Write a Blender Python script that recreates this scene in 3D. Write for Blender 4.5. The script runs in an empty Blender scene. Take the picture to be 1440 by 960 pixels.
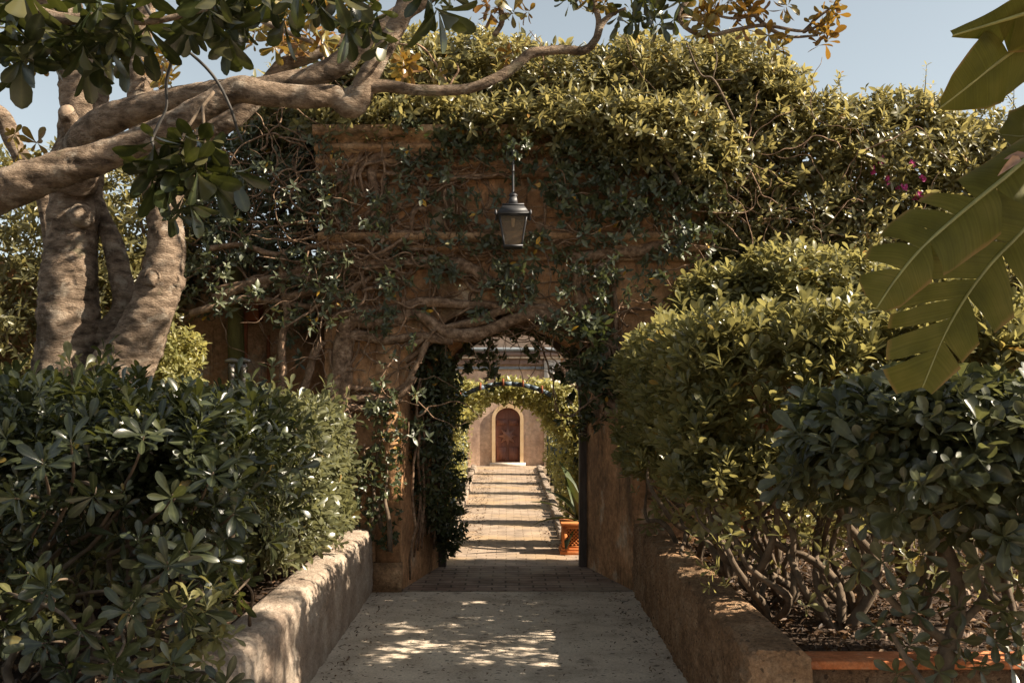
import bpy, bmesh, math, random
import numpy as np
from mathutils import Vector, Matrix

random.seed(7)
rg = np.random.default_rng(11)
D = bpy.data
scene = bpy.context.scene
COL = scene.collection

# ---------------------------------------------------------------- camera, sky, sun, exposure
F, CX, HY, EYE = 1400.0, 713.0, 560.0, 2.0
cam_d = D.cameras.new('camera')
cam_d.sensor_width = 36.0
cam_d.lens = 35.0
cam_d.shift_x = 7.0 / 1440
cam_d.shift_y = 80.0 / 1440
cam_d.clip_start = 0.05
cam_d.clip_end = 2000
cam = D.objects.new('camera', cam_d)
COL.objects.link(cam)
cam.location = (0, 0, EYE)
cam.rotation_euler = (math.radians(90), 0, 0)
scene.camera = cam

SUN_EL = math.radians(37)
SUN_BACK = math.radians(9.5)          # how far the sun stands on the camera's side of due right
sdir = Vector((math.cos(SUN_EL) * math.cos(SUN_BACK), -math.cos(SUN_EL) * math.sin(SUN_BACK), math.sin(SUN_EL)))

world = D.worlds.new('World')
scene.world = world
world.use_nodes = True
wn = world.node_tree
for n in list(wn.nodes):
    wn.nodes.remove(n)
sky = wn.nodes.new('ShaderNodeTexSky')
sky.sky_type = 'NISHITA'
sky.sun_disc = False
sky.sun_elevation = SUN_EL
sky.sun_rotation = math.atan2(sdir.x, sdir.y)
sky.air_density = 1.0
sky.dust_density = 1.3
sky.ozone_density = 1.2
hsv = wn.nodes.new('ShaderNodeHueSaturation')
hsv.inputs['Saturation'].default_value = 0.4
hsv.inputs['Hue'].default_value = 0.472
bg = wn.nodes.new('ShaderNodeBackground')
bg.inputs['Strength'].default_value = 0.057
wo = wn.nodes.new('ShaderNodeOutputWorld')
wn.links.new(sky.outputs[0], hsv.inputs['Color'])
wn.links.new(hsv.outputs[0], bg.inputs['Color'])
wn.links.new(bg.outputs[0], wo.inputs['Surface'])

sun_d = D.lights.new('sun', 'SUN')
sun_d.energy = 5.0
sun_d.angle = math.radians(0.55)
sun_d.color = (1.0, 0.87, 0.69)
sun = D.objects.new('sun', sun_d)
COL.objects.link(sun)
sun.location = sdir * 40
sun.rotation_euler = sdir.to_track_quat('Z', 'Y').to_euler()

vs = scene.view_settings
vs.view_transform = 'Standard'
vs.look = 'None'
vs.exposure = 1.55
vs.gamma = 1.0
vs.use_curve_mapping = False
scene.cycles.use_denoising = True
scene.cycles.max_bounces = 10
scene.cycles.diffuse_bounces = 7
scene.cycles.transmission_bounces = 5
scene.cycles.transparent_max_bounces = 6
scene.cycles.sample_clamp_indirect = 8.0
scene.cycles.caustics_reflective = False
scene.cycles.caustics_refractive = False


def W(px, py, z):
    """real place of what the photograph shows at (px, py), z metres in front of the camera"""
    return np.array(((px - CX) / F * z, z, EYE + (HY - py) / F * z))


# ---------------------------------------------------------------- helpers
def _hash(ix, iy, iz):
    h = (ix.astype(np.int64) * 374761393 + iy.astype(np.int64) * 668265263 + iz.astype(np.int64) * 2147483647) & 0x7fffffff
    h = ((h ^ (h >> 13)) * 1274126177) & 0x7fffffff
    return ((h ^ (h >> 16)) & 0xffff) / 65535.0


def vnoise(p):
    p = np.asarray(p, float)
    i = np.floor(p).astype(np.int64)
    f = p - i
    f = f * f * (3 - 2 * f)
    out = 0
    for dx in (0, 1):
        for dy in (0, 1):
            for dz in (0, 1):
                w = (f[..., 0] if dx else 1 - f[..., 0]) * (f[..., 1] if dy else 1 - f[..., 1]) * (f[..., 2] if dz else 1 - f[..., 2])
                out = out + w * _hash(i[..., 0] + dx, i[..., 1] + dy, i[..., 2] + dz)
    return out


def fnoise(p, f=1.0):
    p = np.asarray(p, float) * f
    return (vnoise(p) + 0.5 * vnoise(p * 2.03 + 7.1) + 0.25 * vnoise(p * 4.1 + 3.3)) / 1.75


def norm(v):
    v = np.asarray(v, float)
    return v / np.maximum(np.linalg.norm(v, axis=-1, keepdims=True), 1e-9)


class G:
    """a heap of quads that becomes one mesh"""
    def __init__(self):
        self.V, self.Q, self.A, self.B = [], [], [], []
        self.n = 0

    def add(self, V, Q, a=0.0, b=0.0):
        V = np.asarray(V, float).reshape(-1, 3)
        Q = np.asarray(Q, np.int64).reshape(-1, 4)
        self.V.append(V)
        self.Q.append(Q + self.n)
        self.A.append(np.broadcast_to(np.asarray(a, float), (len(V),)))
        self.B.append(np.broadcast_to(np.asarray(b, float), (len(V),)))
        self.n += len(V)
        return self

    def box(self, x0, x1, y0, y1, z0, z1):
        V = [(x, y, z) for z in (z0, z1) for y in (y0, y1) for x in (x0, x1)]
        Q = [(0, 2, 3, 1), (4, 5, 7, 6), (0, 1, 5, 4), (2, 6, 7, 3), (0, 4, 6, 2), (1, 3, 7, 5)]
        return self.add(V, Q)

    def mesh(self, name, origin=(0, 0, 0), smooth=True):
        V = np.concatenate(self.V) - np.asarray(origin, float)
        Q = np.concatenate(self.Q)
        me = D.meshes.new(name)
        me.vertices.add(len(V))
        me.vertices.foreach_set('co', V.astype(np.float32).ravel())
        me.loops.add(len(Q) * 4)
        me.loops.foreach_set('vertex_index', Q.astype(np.int32).ravel())
        me.polygons.add(len(Q))
        me.polygons.foreach_set('loop_start', np.arange(0, len(Q) * 4, 4, dtype=np.int32))
        if smooth:
            me.polygons.foreach_set('use_smooth', np.ones(len(Q), bool))
        for nm, src in (('rnd', self.A), ('rib', self.B)):
            at = me.attributes.new(nm, 'FLOAT', 'POINT')
            at.data.foreach_set('value', np.concatenate(src).astype(np.float32))
        me.update(calc_edges=True)
        return me


def catmull(P, per=6):
    P = np.asarray(P, float)
    if len(P) < 3:
        t = np.linspace(0, 1, per + 1)[:, None]
        return P[0] * (1 - t) + P[-1] * t
    Pp = np.vstack([2 * P[0] - P[1], P, 2 * P[-1] - P[-2]])
    out = []
    for i in range(len(P) - 1):
        a, b, c, d = Pp[i:i + 4]
        for k in range(per):
            t = k / per
            out.append(0.5 * (2 * b + (c - a) * t + (2 * a - 5 * b + 4 * c - d) * t * t + (3 * b - a - 3 * c + d) * t ** 3))
    out.append(P[-1])
    return np.array(out)


def tube(g, P, sides=10, per=6, bump=0.0, bf=6.0, wob=0.0, a=0.0, cap=True):
    """P: rows of x, y, z, radius"""
    C = catmull(P, per)
    c, r = C[:, :3].copy(), np.maximum(C[:, 3], 0.0008)
    if wob:
        off = np.stack([vnoise(c * 3.1 + k * 17.3) - 0.5 for k in range(3)], -1)
        c += off * wob
    t = norm(np.gradient(c, axis=0))
    u = np.zeros_like(t)
    ref = np.array((0.0, 0, 1)) if abs(t[0][2]) < 0.9 else np.array((1.0, 0, 0))
    u[0] = norm(np.cross(ref, t[0]))
    for i in range(1, len(t)):
        v = u[i - 1] - t[i] * np.dot(u[i - 1], t[i])
        u[i] = norm(v)
    w = np.cross(t, u)
    ang = np.linspace(0, 2 * math.pi, sides, endpoint=False)
    ring = u[:, None, :] * np.cos(ang)[None, :, None] + w[:, None, :] * np.sin(ang)[None, :, None]
    rr = r[:, None] * np.ones(sides)[None]
    if bump:
        pos = c[:, None, :] + ring * r[:, None, None]
        rr = rr * (1 + bump * 2 * (fnoise(pos, bf) - 0.5) + bump * .8 * (fnoise(pos * np.array((1, 1, 1.6)), bf * 4.5) - .5))
    V = c[:, None, :] + ring * rr[:, :, None]
    if cap:
        V = np.concatenate([c[:1, None, :] + (V[:1] - c[:1, None, :]) * 0.05, V, c[-1:, None, :] + (V[-1:] - c[-1:, None, :]) * 0.05])
    n = len(V)
    i = np.arange(n - 1)[:, None] * sides
    j = np.arange(sides)[None]
    k = (j + 1) % sides
    Q = np.stack([i + j, i + k, i + sides + k, i + sides + j], -1).reshape(-1, 4)
    g.add(V.reshape(-1, 3), Q, a)
    return c


PROF = {
    'obo6': ([0, .18, .42, .66, .85, .96, 1], [.07, .22, .62, .98, .92, .5, .06]),
    'obo4': ([0, .3, .66, .88, 1], [.08, .42, 1, .8, .08]),
    'obo3': ([0, .45, .8, 1], [.1, .75, 1, .12]),
    'lan4': ([0, .2, .5, .8, 1], [.06, .62, 1, .6, .04]),
    'lan3': ([0, .35, .7, 1], [.08, .9, .8, .04]),
    'ivy3': ([0, .12, .35, .6, 1], [.1, .75, 1, .5, .04]),
    'two': ([0, .5, 1], [.1, 1, .08]),
    'strap': ([0, .1, .3, .55, .8, .94, 1], [.5, .8, 1, .95, .65, .28, .04]),
}


def leaves(g, B, Dr, N, L, Wd, prof='obo4', curl=0.15, fold=0.12, rnd=None):
    t, w = (np.array(q, float) for q in PROF[prof])
    n, k = len(B), len(t)
    Dr = norm(Dr)
    N = norm(N - Dr * np.sum(N * Dr, -1, keepdims=True))
    S = np.cross(Dr, N)
    L = np.broadcast_to(np.asarray(L, float), (n,))
    Wd = np.broadcast_to(np.asarray(Wd, float), (n,))
    cu = curl * (0.4 + 1.2 * rg.random(n))
    fo = fold * (0.3 + 1.4 * rg.random(n))
    tw = (rg.random(n) - 0.5) * 0.9
    C = B[:, None, :] + Dr[:, None, :] * (L[:, None] * t[None] * (1 - 0.25 * cu[:, None] * t[None]))[..., None] \
        - N[:, None, :] * (L[:, None] * cu[:, None] * t[None] ** 2)[..., None]
    hw = Wd[:, None] * 0.5 * w[None]
    st = S[:, None, :] * np.cos(tw[:, None] * t[None])[..., None] + N[:, None, :] * np.sin(tw[:, None] * t[None])[..., None]
    up = N[:, None, :] * (hw * fo[:, None] * 2)[..., None]
    Lf = C - st * hw[..., None] + up
    Rt = C + st * hw[..., None] + up
    V = np.stack([Lf, C, Rt], 2).reshape(-1, 3)
    base = (np.arange(n) * k * 3)[:, None, None]
    i = (np.arange(k - 1) * 3)[None, :, None]
    q1 = np.array((0, 1, 4, 3))[None, None]
    q2 = np.array((1, 2, 5, 4))[None, None]
    Q = np.concatenate([base + i + q1, base + i + q2], 1).reshape(-1, 4)
    if rnd is None:
        rnd = rg.random(n)
    g.add(V, Q, np.repeat(rnd, k * 3), np.tile(np.array((0, 1.0, 0)), n * k))


def perp(A):
    ref = np.where(np.abs(A[:, 2:3]) < 0.9, np.array((0, 0, 1.0))[None], np.array((1.0, 0, 0))[None])
    X = norm(np.cross(ref, A))
    return X, np.cross(A, X)


def rosettes(g, C, A, size, nl=7, prof='obo4', tilt=(30, 85), ratio=0.38, curl=0.15, fold=0.12, bias=None):
    """leaves in whorls round the tip of a twig"""
    A = norm(A)
    n = len(C)
    X, Y = perp(A)
    size = np.broadcast_to(np.asarray(size, float), (n,))
    m = n * nl
    idx = np.repeat(np.arange(n), nl)
    k = np.tile(np.arange(nl), n)
    ph = k * 2.399 + np.repeat(rg.random(n) * 6.28, nl) + (rg.random(m) - .5) * 0.5
    th = np.radians(tilt[0] + (tilt[1] - tilt[0]) * (k + rg.random(m)) / nl)
    R = X[idx] * np.cos(ph)[:, None] + Y[idx] * np.sin(ph)[:, None]
    Dr = A[idx] * np.cos(th)[:, None] + R * np.sin(th)[:, None]
    N = A[idx] * np.sin(th)[:, None] - R * np.cos(th)[:, None]
    Dr = Dr + (rg.random((m, 3)) - .5) * 0.25
    L = size[idx] * (0.65 + 0.5 * rg.random(m))
    back = A[idx] * ((k / nl) * 0.35 * size[idx])[:, None]
    rb = rg.random(n) if bias is None else bias
    rnd = np.clip(rb[idx] * 0.65 + rg.random(m) * 0.35, 0, 1)
    rare = rg.random(m) < 0.008
    rnd = np.where(rare, 1.0, rnd * 0.96)
    leaves(g, C[idx] - back, Dr, N, L, L * ratio * (0.85 + .3 * rg.random(m)), prof, curl, fold, rnd)


def rbox_points(n, lo, hi, r, wts=(1, 1, 1, 1, 1, 1), amp=0.1, f=1.6):
    """points on a rounded box; wts for -x +x -y +y -z +z"""
    lo, hi = np.array(lo, float), np.array(hi, float)
    d = hi - lo
    ar = np.array((d[1] * d[2], d[1] * d[2], d[0] * d[2], d[0] * d[2], d[0] * d[1], d[0] * d[1])) * np.array(wts)
    face = rg.choice(6, n, p=ar / ar.sum())
    p = lo + rg.random((n, 3)) * d
    ax = face // 2
    p[np.arange(n), ax] = np.where(face % 2 == 0, lo[ax], hi[ax])
    q = np.clip(p, lo + r, hi - r)
    nr = norm(p - q)
    p = q + nr * r
    p += nr * ((fnoise(p, f) - 0.5) * 2 * amp)[:, None]
    return p, nr


def blob_points(blobs, n, amp=0.12, f=1.5):
    """blobs: centre (3), radii (3); points on the outside of their union"""
    C = np.array([b[0] for b in blobs]); R = np.array([b[1] for b in blobs])
    ar = (R[:, 0] * R[:, 1] * R[:, 2]) ** (2 / 3)
    which = rg.choice(len(blobs), n, p=ar / ar.sum())
    d = norm(rg.normal(size=(n, 3)))
    p = C[which] + d * R[which]
    nr = norm(d / R[which])
    keep = np.ones(n, bool)
    for i in range(len(blobs)):
        ins = np.sum(((p - C[i]) / R[i]) ** 2, 1) < 0.8
        keep &= ~(ins & (which != i))
    p, nr = p[keep], nr[keep]
    p += nr * ((fnoise(p, f) - 0.5) * 2 * amp)[:, None]
    return p, nr


def pblob(px, py, z, rx, ry, rz):
    s = z / F
    return (W(px, py, z), np.array((rx * s, rz, ry * s)))


def axes(nr, out=0.7, up=0.6, rand=0.5):
    return norm(nr * out + np.array((0, 0, up)) + (rg.random((len(nr), 3)) - .5) * 2 * rand)


def layers(p, nr, depths=((0, 1.0), (.14, .9), (.3, .6)), jit=0.06):
    P, NN = [], []
    for d, share in depths:
        m = rg.random(len(p)) < share
        q = p[m] - nr[m] * d + (rg.random((m.sum(), 3)) - .5) * 2 * jit
        P.append(q); NN.append(nr[m])
    return np.concatenate(P), np.concatenate(NN)


# objects
def thing(name, label, cat, loc, group=None):
    o = D.objects.new(name, None)
    o.empty_display_size = 0.2
    COL.objects.link(o)
    o.location = tuple(float(v) for v in loc)
    o['label'] = label
    o['category'] = cat
    if group:
        o['group'] = group
    return o


def part(name, g, m, parent, smooth=True):
    """g in world coordinates; parent a thing, or a part of one"""
    org = np.zeros(3)
    q = parent
    while q is not None:
        org = org + np.array(q.location)
        q = q.parent
    o = D.objects.new(name, g.mesh(name, org, smooth))
    COL.objects.link(o)
    o.parent = parent
    o.data.materials.append(m)
    return o


def solo(name, g, m, label, cat, loc, group=None, smooth=True):
    o = D.objects.new(name, g.mesh(name, loc, smooth))
    COL.objects.link(o)
    o.location = tuple(float(v) for v in loc)
    o.data.materials.append(m)
    o['label'] = label
    o['category'] = cat
    if group:
        o['group'] = group
    return o


def setting(name, g, m, kind='structure', smooth=False):
    o = D.objects.new(name, g.mesh(name, (0, 0, 0), smooth))
    COL.objects.link(o)
    o.data.materials.append(m)
    o['kind'] = kind
    return o


def bevel(o, w=0.01, seg=2):
    md = o.modifiers.new('bevel', 'BEVEL')
    md.width = w; md.segments = seg; md.limit_method = 'ANGLE'
    return o


# ---------------------------------------------------------------- materials
def new_mat(name):
    m = D.materials.new(name)
    m.use_nodes = True
    nt = m.node_tree
    nt.nodes.clear()
    out = nt.nodes.new('ShaderNodeOutputMaterial')
    return m, nt, out


def N(nt, kind, **kw):
    n = nt.nodes.new(kind)
    for k, v in kw.items():
        if k.startswith('i_'):
            n.inputs[k[2:].replace('_', ' ')].default_value = v
        else:
            setattr(n, k, v)
    return n


def ramp(nt, fac, stops):
    r = nt.nodes.new('ShaderNodeValToRGB')
    el = r.color_ramp.elements
    while len(el) < len(stops):
        el.new(0.5)
    for e, (p, c) in zip(el, stops):
        e.position = p
        e.color = (*c, 1)
    nt.links.new(fac, r.inputs[0])
    return r


def leaf_mat(name, stops, rib, trans=0.3, rough=0.38, tcol=(0.25, 0.3, 0.04), under=None, spec=0.5, ribf=0.5):
    m, nt, out = new_mat(name)
    at = N(nt, 'ShaderNodeAttribute', attribute_name='rnd')
    r = ramp(nt, at.outputs['Fac'], stops)
    rb = N(nt, 'ShaderNodeAttribute', attribute_name='rib')
    pw = N(nt, 'ShaderNodeMath', operation='POWER'); pw.inputs[1].default_value = 5
    nt.links.new(rb.outputs['Fac'], pw.inputs[0])
    ml = N(nt, 'ShaderNodeMath', operation='MULTIPLY'); ml.inputs[1].default_value = ribf
    nt.links.new(pw.outputs[0], ml.inputs[0])
    mx = N(nt, 'ShaderNodeMixRGB'); mx.inputs[2].default_value = (*rib, 1)
    nt.links.new(ml.outputs[0], mx.inputs[0]); nt.links.new(r.outputs[0], mx.inputs[1])
    # blotches inside each leaf
    tc = N(nt, 'ShaderNodeTexCoord')
    nz = N(nt, 'ShaderNodeTexNoise', i_Scale=38.0, i_Detail=3.0)
    nt.links.new(tc.outputs['Object'], nz.inputs['Vector'])
    mr = N(nt, 'ShaderNodeMapRange'); mr.inputs[1].default_value = .3; mr.inputs[2].default_value = .7
    mr.inputs[3].default_value = .75; mr.inputs[4].default_value = 1.2
    nt.links.new(nz.outputs[0], mr.inputs[0])
    m2 = N(nt, 'ShaderNodeMixRGB', blend_type='MULTIPLY'); m2.inputs[0].default_value = 1
    nt.links.new(mx.outputs[0], m2.inputs[1]); nt.links.new(mr.outputs[0], m2.inputs[2])
    col = m2.outputs[0]
    if under:
        ge = N(nt, 'ShaderNodeNewGeometry')
        m3 = N(nt, 'ShaderNodeMixRGB'); m3.inputs[2].default_value = (*under, 1)
        nt.links.new(ge.outputs['Backfacing'], m3.inputs[0]); nt.links.new(col, m3.inputs[1])
        col = m3.outputs[0]
    pb = N(nt, 'ShaderNodeBsdfPrincipled')
    pb.inputs['Roughness'].default_value = rough
    pb.inputs['Specular IOR Level'].default_value = spec
    nt.links.new(col, pb.inputs['Base Color'])
    tr = N(nt, 'ShaderNodeBsdfTranslucent')
    m4 = N(nt, 'ShaderNodeMixRGB'); m4.inputs[0].default_value = 0.6; m4.inputs[2].default_value = (*tcol, 1)
    nt.links.new(col, m4.inputs[1]); nt.links.new(m4.outputs[0], tr.inputs['Color'])
    ms = N(nt, 'ShaderNodeMixShader'); ms.inputs[0].default_value = trans
    nt.links.new(pb.outputs[0], ms.inputs[1]); nt.links.new(tr.outputs[0], ms.inputs[2])
    nt.links.new(ms.outputs[0], out.inputs[0])
    return m


def solid_mat(name, stops, scale=3.0, detail=8.0, rough=0.85, bump=0.3, bscale=40.0, stains=None, stretch=(1, 1, 1), bdist=0.01, spots=None, fine=None):
    """mottled mineral, bark or wood surface from layered noise"""
    m, nt, out = new_mat(name)
    tc = N(nt, 'ShaderNodeTexCoord')
    mp = N(nt, 'ShaderNodeMapping'); mp.inputs['Scale'].default_value = stretch
    nt.links.new(tc.outputs['Object'], mp.inputs[0])
    n1 = N(nt, 'ShaderNodeTexNoise', i_Scale=scale, i_Detail=detail, i_Roughness=0.62)
    nt.links.new(mp.outputs[0], n1.inputs['Vector'])
    r = ramp(nt, n1.outputs[0], stops)
    col = r.outputs[0]
    if stains:
        for (c, sc, lo, hi, amt, st) in stains:
            mp2 = N(nt, 'ShaderNodeMapping'); mp2.inputs['Scale'].default_value = st
            mp2.inputs['Location'].default_value = (sc * 3.3, sc, 1.7)
            nt.links.new(tc.outputs['Object'], mp2.inputs[0])
            n2 = N(nt, 'ShaderNodeTexNoise', i_Scale=sc, i_Detail=7.0, i_Roughness=0.65)
            nt.links.new(mp2.outputs[0], n2.inputs['Vector'])
            mr = N(nt, 'ShaderNodeMapRange'); mr.inputs[1].default_value = lo; mr.inputs[2].default_value = hi
            mr.inputs[3].default_value = 0; mr.inputs[4].default_value = amt
            nt.links.new(n2.outputs[0], mr.inputs[0])
            mx = N(nt, 'ShaderNodeMixRGB'); mx.inputs[2].default_value = (*c, 1)
            nt.links.new(mr.outputs[0], mx.inputs[0]); nt.links.new(col, mx.inputs[1])
            col = mx.outputs[0]
    if fine:
        gsc, glo, ghi = fine
        n4 = N(nt, 'ShaderNodeTexNoise', i_Scale=gsc, i_Detail=6.0, i_Roughness=0.75)
        nt.links.new(mp.outputs[0], n4.inputs['Vector'])
        m7 = N(nt, 'ShaderNodeMapRange'); m7.inputs[1].default_value = .33; m7.inputs[2].default_value = .67
        m7.inputs[3].default_value = glo; m7.inputs[4].default_value = ghi
        nt.links.new(n4.outputs[0], m7.inputs[0])
        m8 = N(nt, 'ShaderNodeMixRGB', blend_type='MULTIPLY'); m8.inputs[0].default_value = 1
        nt.links.new(col, m8.inputs[1]); nt.links.new(m7.outputs[0], m8.inputs[2])
        col = m8.outputs[0]
    if spots:
        ssc, sth, sc_ = spots
        n5 = N(nt, 'ShaderNodeTexNoise', i_Scale=9.0, i_Detail=2.0)
        nt.links.new(tc.outputs['Object'], n5.inputs['Vector'])
        v1 = N(nt, 'ShaderNodeVectorMath', operation='SCALE'); v1.inputs['Scale'].default_value = .12
        nt.links.new(n5.outputs['Color'], v1.inputs[0])
        v2 = N(nt, 'ShaderNodeVectorMath', operation='ADD')
        nt.links.new(tc.outputs['Object'], v2.inputs[0]); nt.links.new(v1.outputs[0], v2.inputs[1])
        vo = N(nt, 'ShaderNodeTexVoronoi', i_Scale=ssc)
        nt.links.new(v2.outputs[0], vo.inputs['Vector'])
        # each cell has its own pit size, many have none
        sp = N(nt, 'ShaderNodeSeparateColor'); nt.links.new(vo.outputs['Color'], sp.inputs[0])
        mm = N(nt, 'ShaderNodeMath', operation='MULTIPLY'); mm.inputs[1].default_value = sth
        nt.links.new(sp.outputs[0], mm.inputs[0])
        lt = N(nt, 'ShaderNodeMath', operation='LESS_THAN')
        nt.links.new(vo.outputs['Distance'], lt.inputs[0]); nt.links.new(mm.outputs[0], lt.inputs[1])
        m9 = N(nt, 'ShaderNodeMath', operation='MULTIPLY'); m9.inputs[1].default_value = .75
        nt.links.new(lt.outputs[0], m9.inputs[0])
        m10 = N(nt, 'ShaderNodeMixRGB'); m10.inputs[2].default_value = (*sc_, 1)
        nt.links.new(m9.outputs[0], m10.inputs[0]); nt.links.new(col, m10.inputs[1])
        col = m10.outputs[0]
    pb = N(nt, 'ShaderNodeBsdfPrincipled')
    pb.inputs['Roughness'].default_value = rough
    pb.inputs['Specular IOR Level'].default_value = 0.25
    nt.links.new(col, pb.inputs['Base Color'])
    nb = N(nt, 'ShaderNodeTexNoise', i_Scale=bscale, i_Detail=8.0, i_Roughness=0.7)
    nt.links.new(mp.outputs[0], nb.inputs['Vector'])
    bp = N(nt, 'ShaderNodeBump'); bp.inputs['Strength'].default_value = bump; bp.inputs['Distance'].default_value = bdist
    ad = N(nt, 'ShaderNodeMath', operation='ADD')
    nt.links.new(nb.outputs[0], ad.inputs[0]); nt.links.new(n1.outputs[0], ad.inputs[1])
    nt.links.new(ad.outputs[0], bp.inputs['Height'])
    nt.links.new(bp.outputs[0], pb.inputs['Normal'])
    nt.links.new(pb.outputs[0], out.inputs[0])
    return m


def brick_mat(name, c1, c2, mortar, bw, bh, rot=0.0, ms=0.012, wear=None):
    m, nt, out = new_mat(name)
    tc = N(nt, 'ShaderNodeTexCoord')
    mp = N(nt, 'ShaderNodeMapping'); mp.inputs['Rotation'].default_value = (0, 0, rot)
    nt.links.new(tc.outputs['Object'], mp.inputs[0])
    # a little wander so that the courses are not ruled
    nz = N(nt, 'ShaderNodeTexNoise', i_Scale=5.0, i_Detail=2.0)
    nt.links.new(mp.outputs[0], nz.inputs['Vector'])
    vm = N(nt, 'ShaderNodeVectorMath', operation='SCALE'); vm.inputs['Scale'].default_value = 0.03
    nt.links.new(nz.outputs['Color'], vm.inputs[0])
    va = N(nt, 'ShaderNodeVectorMath', operation='ADD')
    nt.links.new(mp.outputs[0], va.inputs[0]); nt.links.new(vm.outputs[0], va.inputs[1])
    bt = N(nt, 'ShaderNodeTexBrick')
    bt.inputs['Color1'].default_value = (*c1, 1); bt.inputs['Color2'].default_value = (*c2, 1)
    bt.inputs['Mortar'].default_value = (*mortar, 1)
    bt.inputs['Scale'].default_value = 1.0
    bt.inputs['Mortar Size'].default_value = ms
    bt.inputs['Mortar Smooth'].default_value = 0.4
    bt.inputs['Brick Width'].default_value = bw; bt.inputs['Row Height'].default_value = bh
    bt.inputs['Bias'].default_value = 0.0
    nt.links.new(va.outputs[0], bt.inputs['Vector'])
    n2 = N(nt, 'ShaderNodeTexNoise', i_Scale=2.2, i_Detail=8.0, i_Roughness=.65)
    nt.links.new(tc.outputs['Object'], n2.inputs['Vector'])
    mr = N(nt, 'ShaderNodeMapRange'); mr.inputs[1].default_value = .35; mr.inputs[2].default_value = .7
    mr.inputs[3].default_value = .55; mr.inputs[4].default_value = 1.25
    nt.links.new(n2.outputs[0], mr.inputs[0])
    mx = N(nt, 'ShaderNodeMixRGB', blend_type='MULTIPLY'); mx.inputs[0].default_value = 1
    nt.links.new(bt.outputs['Color'], mx.inputs[1]); nt.links.new(mr.outputs[0], mx.inputs[2])
    col = mx.outputs[0]
    if wear:
        n3 = N(nt, 'ShaderNodeTexNoise', i_Scale=1.1, i_Detail=6.0)
        nt.links.new(tc.outputs['Object'], n3.inputs['Vector'])
        m5 = N(nt, 'ShaderNodeMapRange'); m5.inputs[1].default_value = .48; m5.inputs[2].default_value = .66; m5.inputs[4].default_value = .7
        nt.links.new(n3.outputs[0], m5.inputs[0])
        m6 = N(nt, 'ShaderNodeMixRGB'); m6.inputs[2].default_value = (*wear, 1)
        nt.links.new(m5.outputs[0], m6.inputs[0]); nt.links.new(col, m6.inputs[1])
        col = m6.outputs[0]
    pb = N(nt, 'ShaderNodeBsdfPrincipled'); pb.inputs['Roughness'].default_value = .88
    pb.inputs['Specular IOR Level'].default_value = 0.2
    nt.links.new(col, pb.inputs['Base Color'])
    nb = N(nt, 'ShaderNodeTexNoise', i_Scale=60.0, i_Detail=5.0)
    nt.links.new(tc.outputs['Object'], nb.inputs['Vector'])
    sb = N(nt, 'ShaderNodeMath', operation='SUBTRACT')
    nt.links.new(nb.outputs[0], sb.inputs[0]); nt.links.new(bt.outputs['Fac'], sb.inputs[1])
    bp = N(nt, 'ShaderNodeBump'); bp.inputs['Strength'].default_value = .6; bp.inputs['Distance'].default_value = .008
    nt.links.new(sb.outputs[0], bp.inputs['Height']); nt.links.new(bp.outputs[0], pb.inputs['Normal'])
    nt.links.new(pb.outputs[0], out.inputs[0])
    return m


def plain_mat(name, c, rough=0.5, metal=0.0, nv=0.25, scale=12.0, bump=0.1):
    lo = tuple(v * (1 - nv) for v in c); hi = tuple(min(1, v * (1 + nv)) for v in c)
    m = solid_mat(name, [(.3, lo), (.7, hi)], scale=scale, rough=rough, bump=bump, bscale=80, bdist=.004)
    for n in m.node_tree.nodes:
        if n.type == 'BSDF_PRINCIPLED':
            n.inputs['Metallic'].default_value = metal
            n.inputs['Specular IOR Level'].default_value = .4
    return m


GREEN_DEEP = [(0, (.022, .034, .012)), (.5, (.045, .062, .018)), (.9, (.085, .1, .026)), (1, (.2, .13, .02))]
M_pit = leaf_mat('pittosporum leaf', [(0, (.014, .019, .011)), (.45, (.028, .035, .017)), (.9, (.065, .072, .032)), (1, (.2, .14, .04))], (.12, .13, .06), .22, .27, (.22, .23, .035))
M_pit_lit = leaf_mat('sunlit pittosporum leaf', [(0, (.07, .075, .028)), (.5, (.145, .143, .056)), (.93, (.24, .22, .09)), (1, (.36, .2, .04))], (.27, .25, .13), .42, .32, (.5, .43, .13))  # lighter copy of the pittosporum leaf, with sunlight put into the colour
M_pit_mid = leaf_mat('sunlit shrub leaf', [(0, (.05, .056, .026)), (.5, (.1, .104, .05)), (.93, (.17, .165, .08)), (1, (.3, .18, .05))], (.22, .22, .13), .32, .3, (.34, .33, .12))  # middle copy of that leaf; part of the sunlight is in the colour
M_pit_soft = leaf_mat('shaded shrub leaf', [(0, (.028, .034, .018)), (.5, (.058, .064, .032)), (.93, (.11, .115, .055)), (1, (.22, .16, .05))], (.16, .17, .09), .28, .32, (.26, .26, .07))  # dim copy of that leaf, its shaded tone put into the colour
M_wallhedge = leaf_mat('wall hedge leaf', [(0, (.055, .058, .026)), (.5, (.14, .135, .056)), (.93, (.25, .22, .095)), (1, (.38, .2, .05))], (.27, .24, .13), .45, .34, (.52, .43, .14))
M_vine = leaf_mat('glaucous vine leaf', [(0, (.035, .043, .024)), (.5, (.075, .085, .047)), (.92, (.15, .16, .085)), (1, (.55, .3, .02))], (.14, .16, .09), .2, .4, (.16, .18, .05))
M_ivy = leaf_mat('ivy leaf', [(0, (.026, .034, .016)), (.5, (.052, .064, .028)), (.92, (.1, .11, .045)), (1, (.45, .24, .03))], (.1, .12, .06), .22, .38, (.14, .17, .03))
M_mag = leaf_mat('magnolia leaf', [(0, (.014, .021, .011)), (.6, (.028, .038, .015)), (1, (.06, .07, .02))], (.1, .11, .04), .16, .28, (.16, .17, .02), under=(.075, .07, .03))
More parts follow.
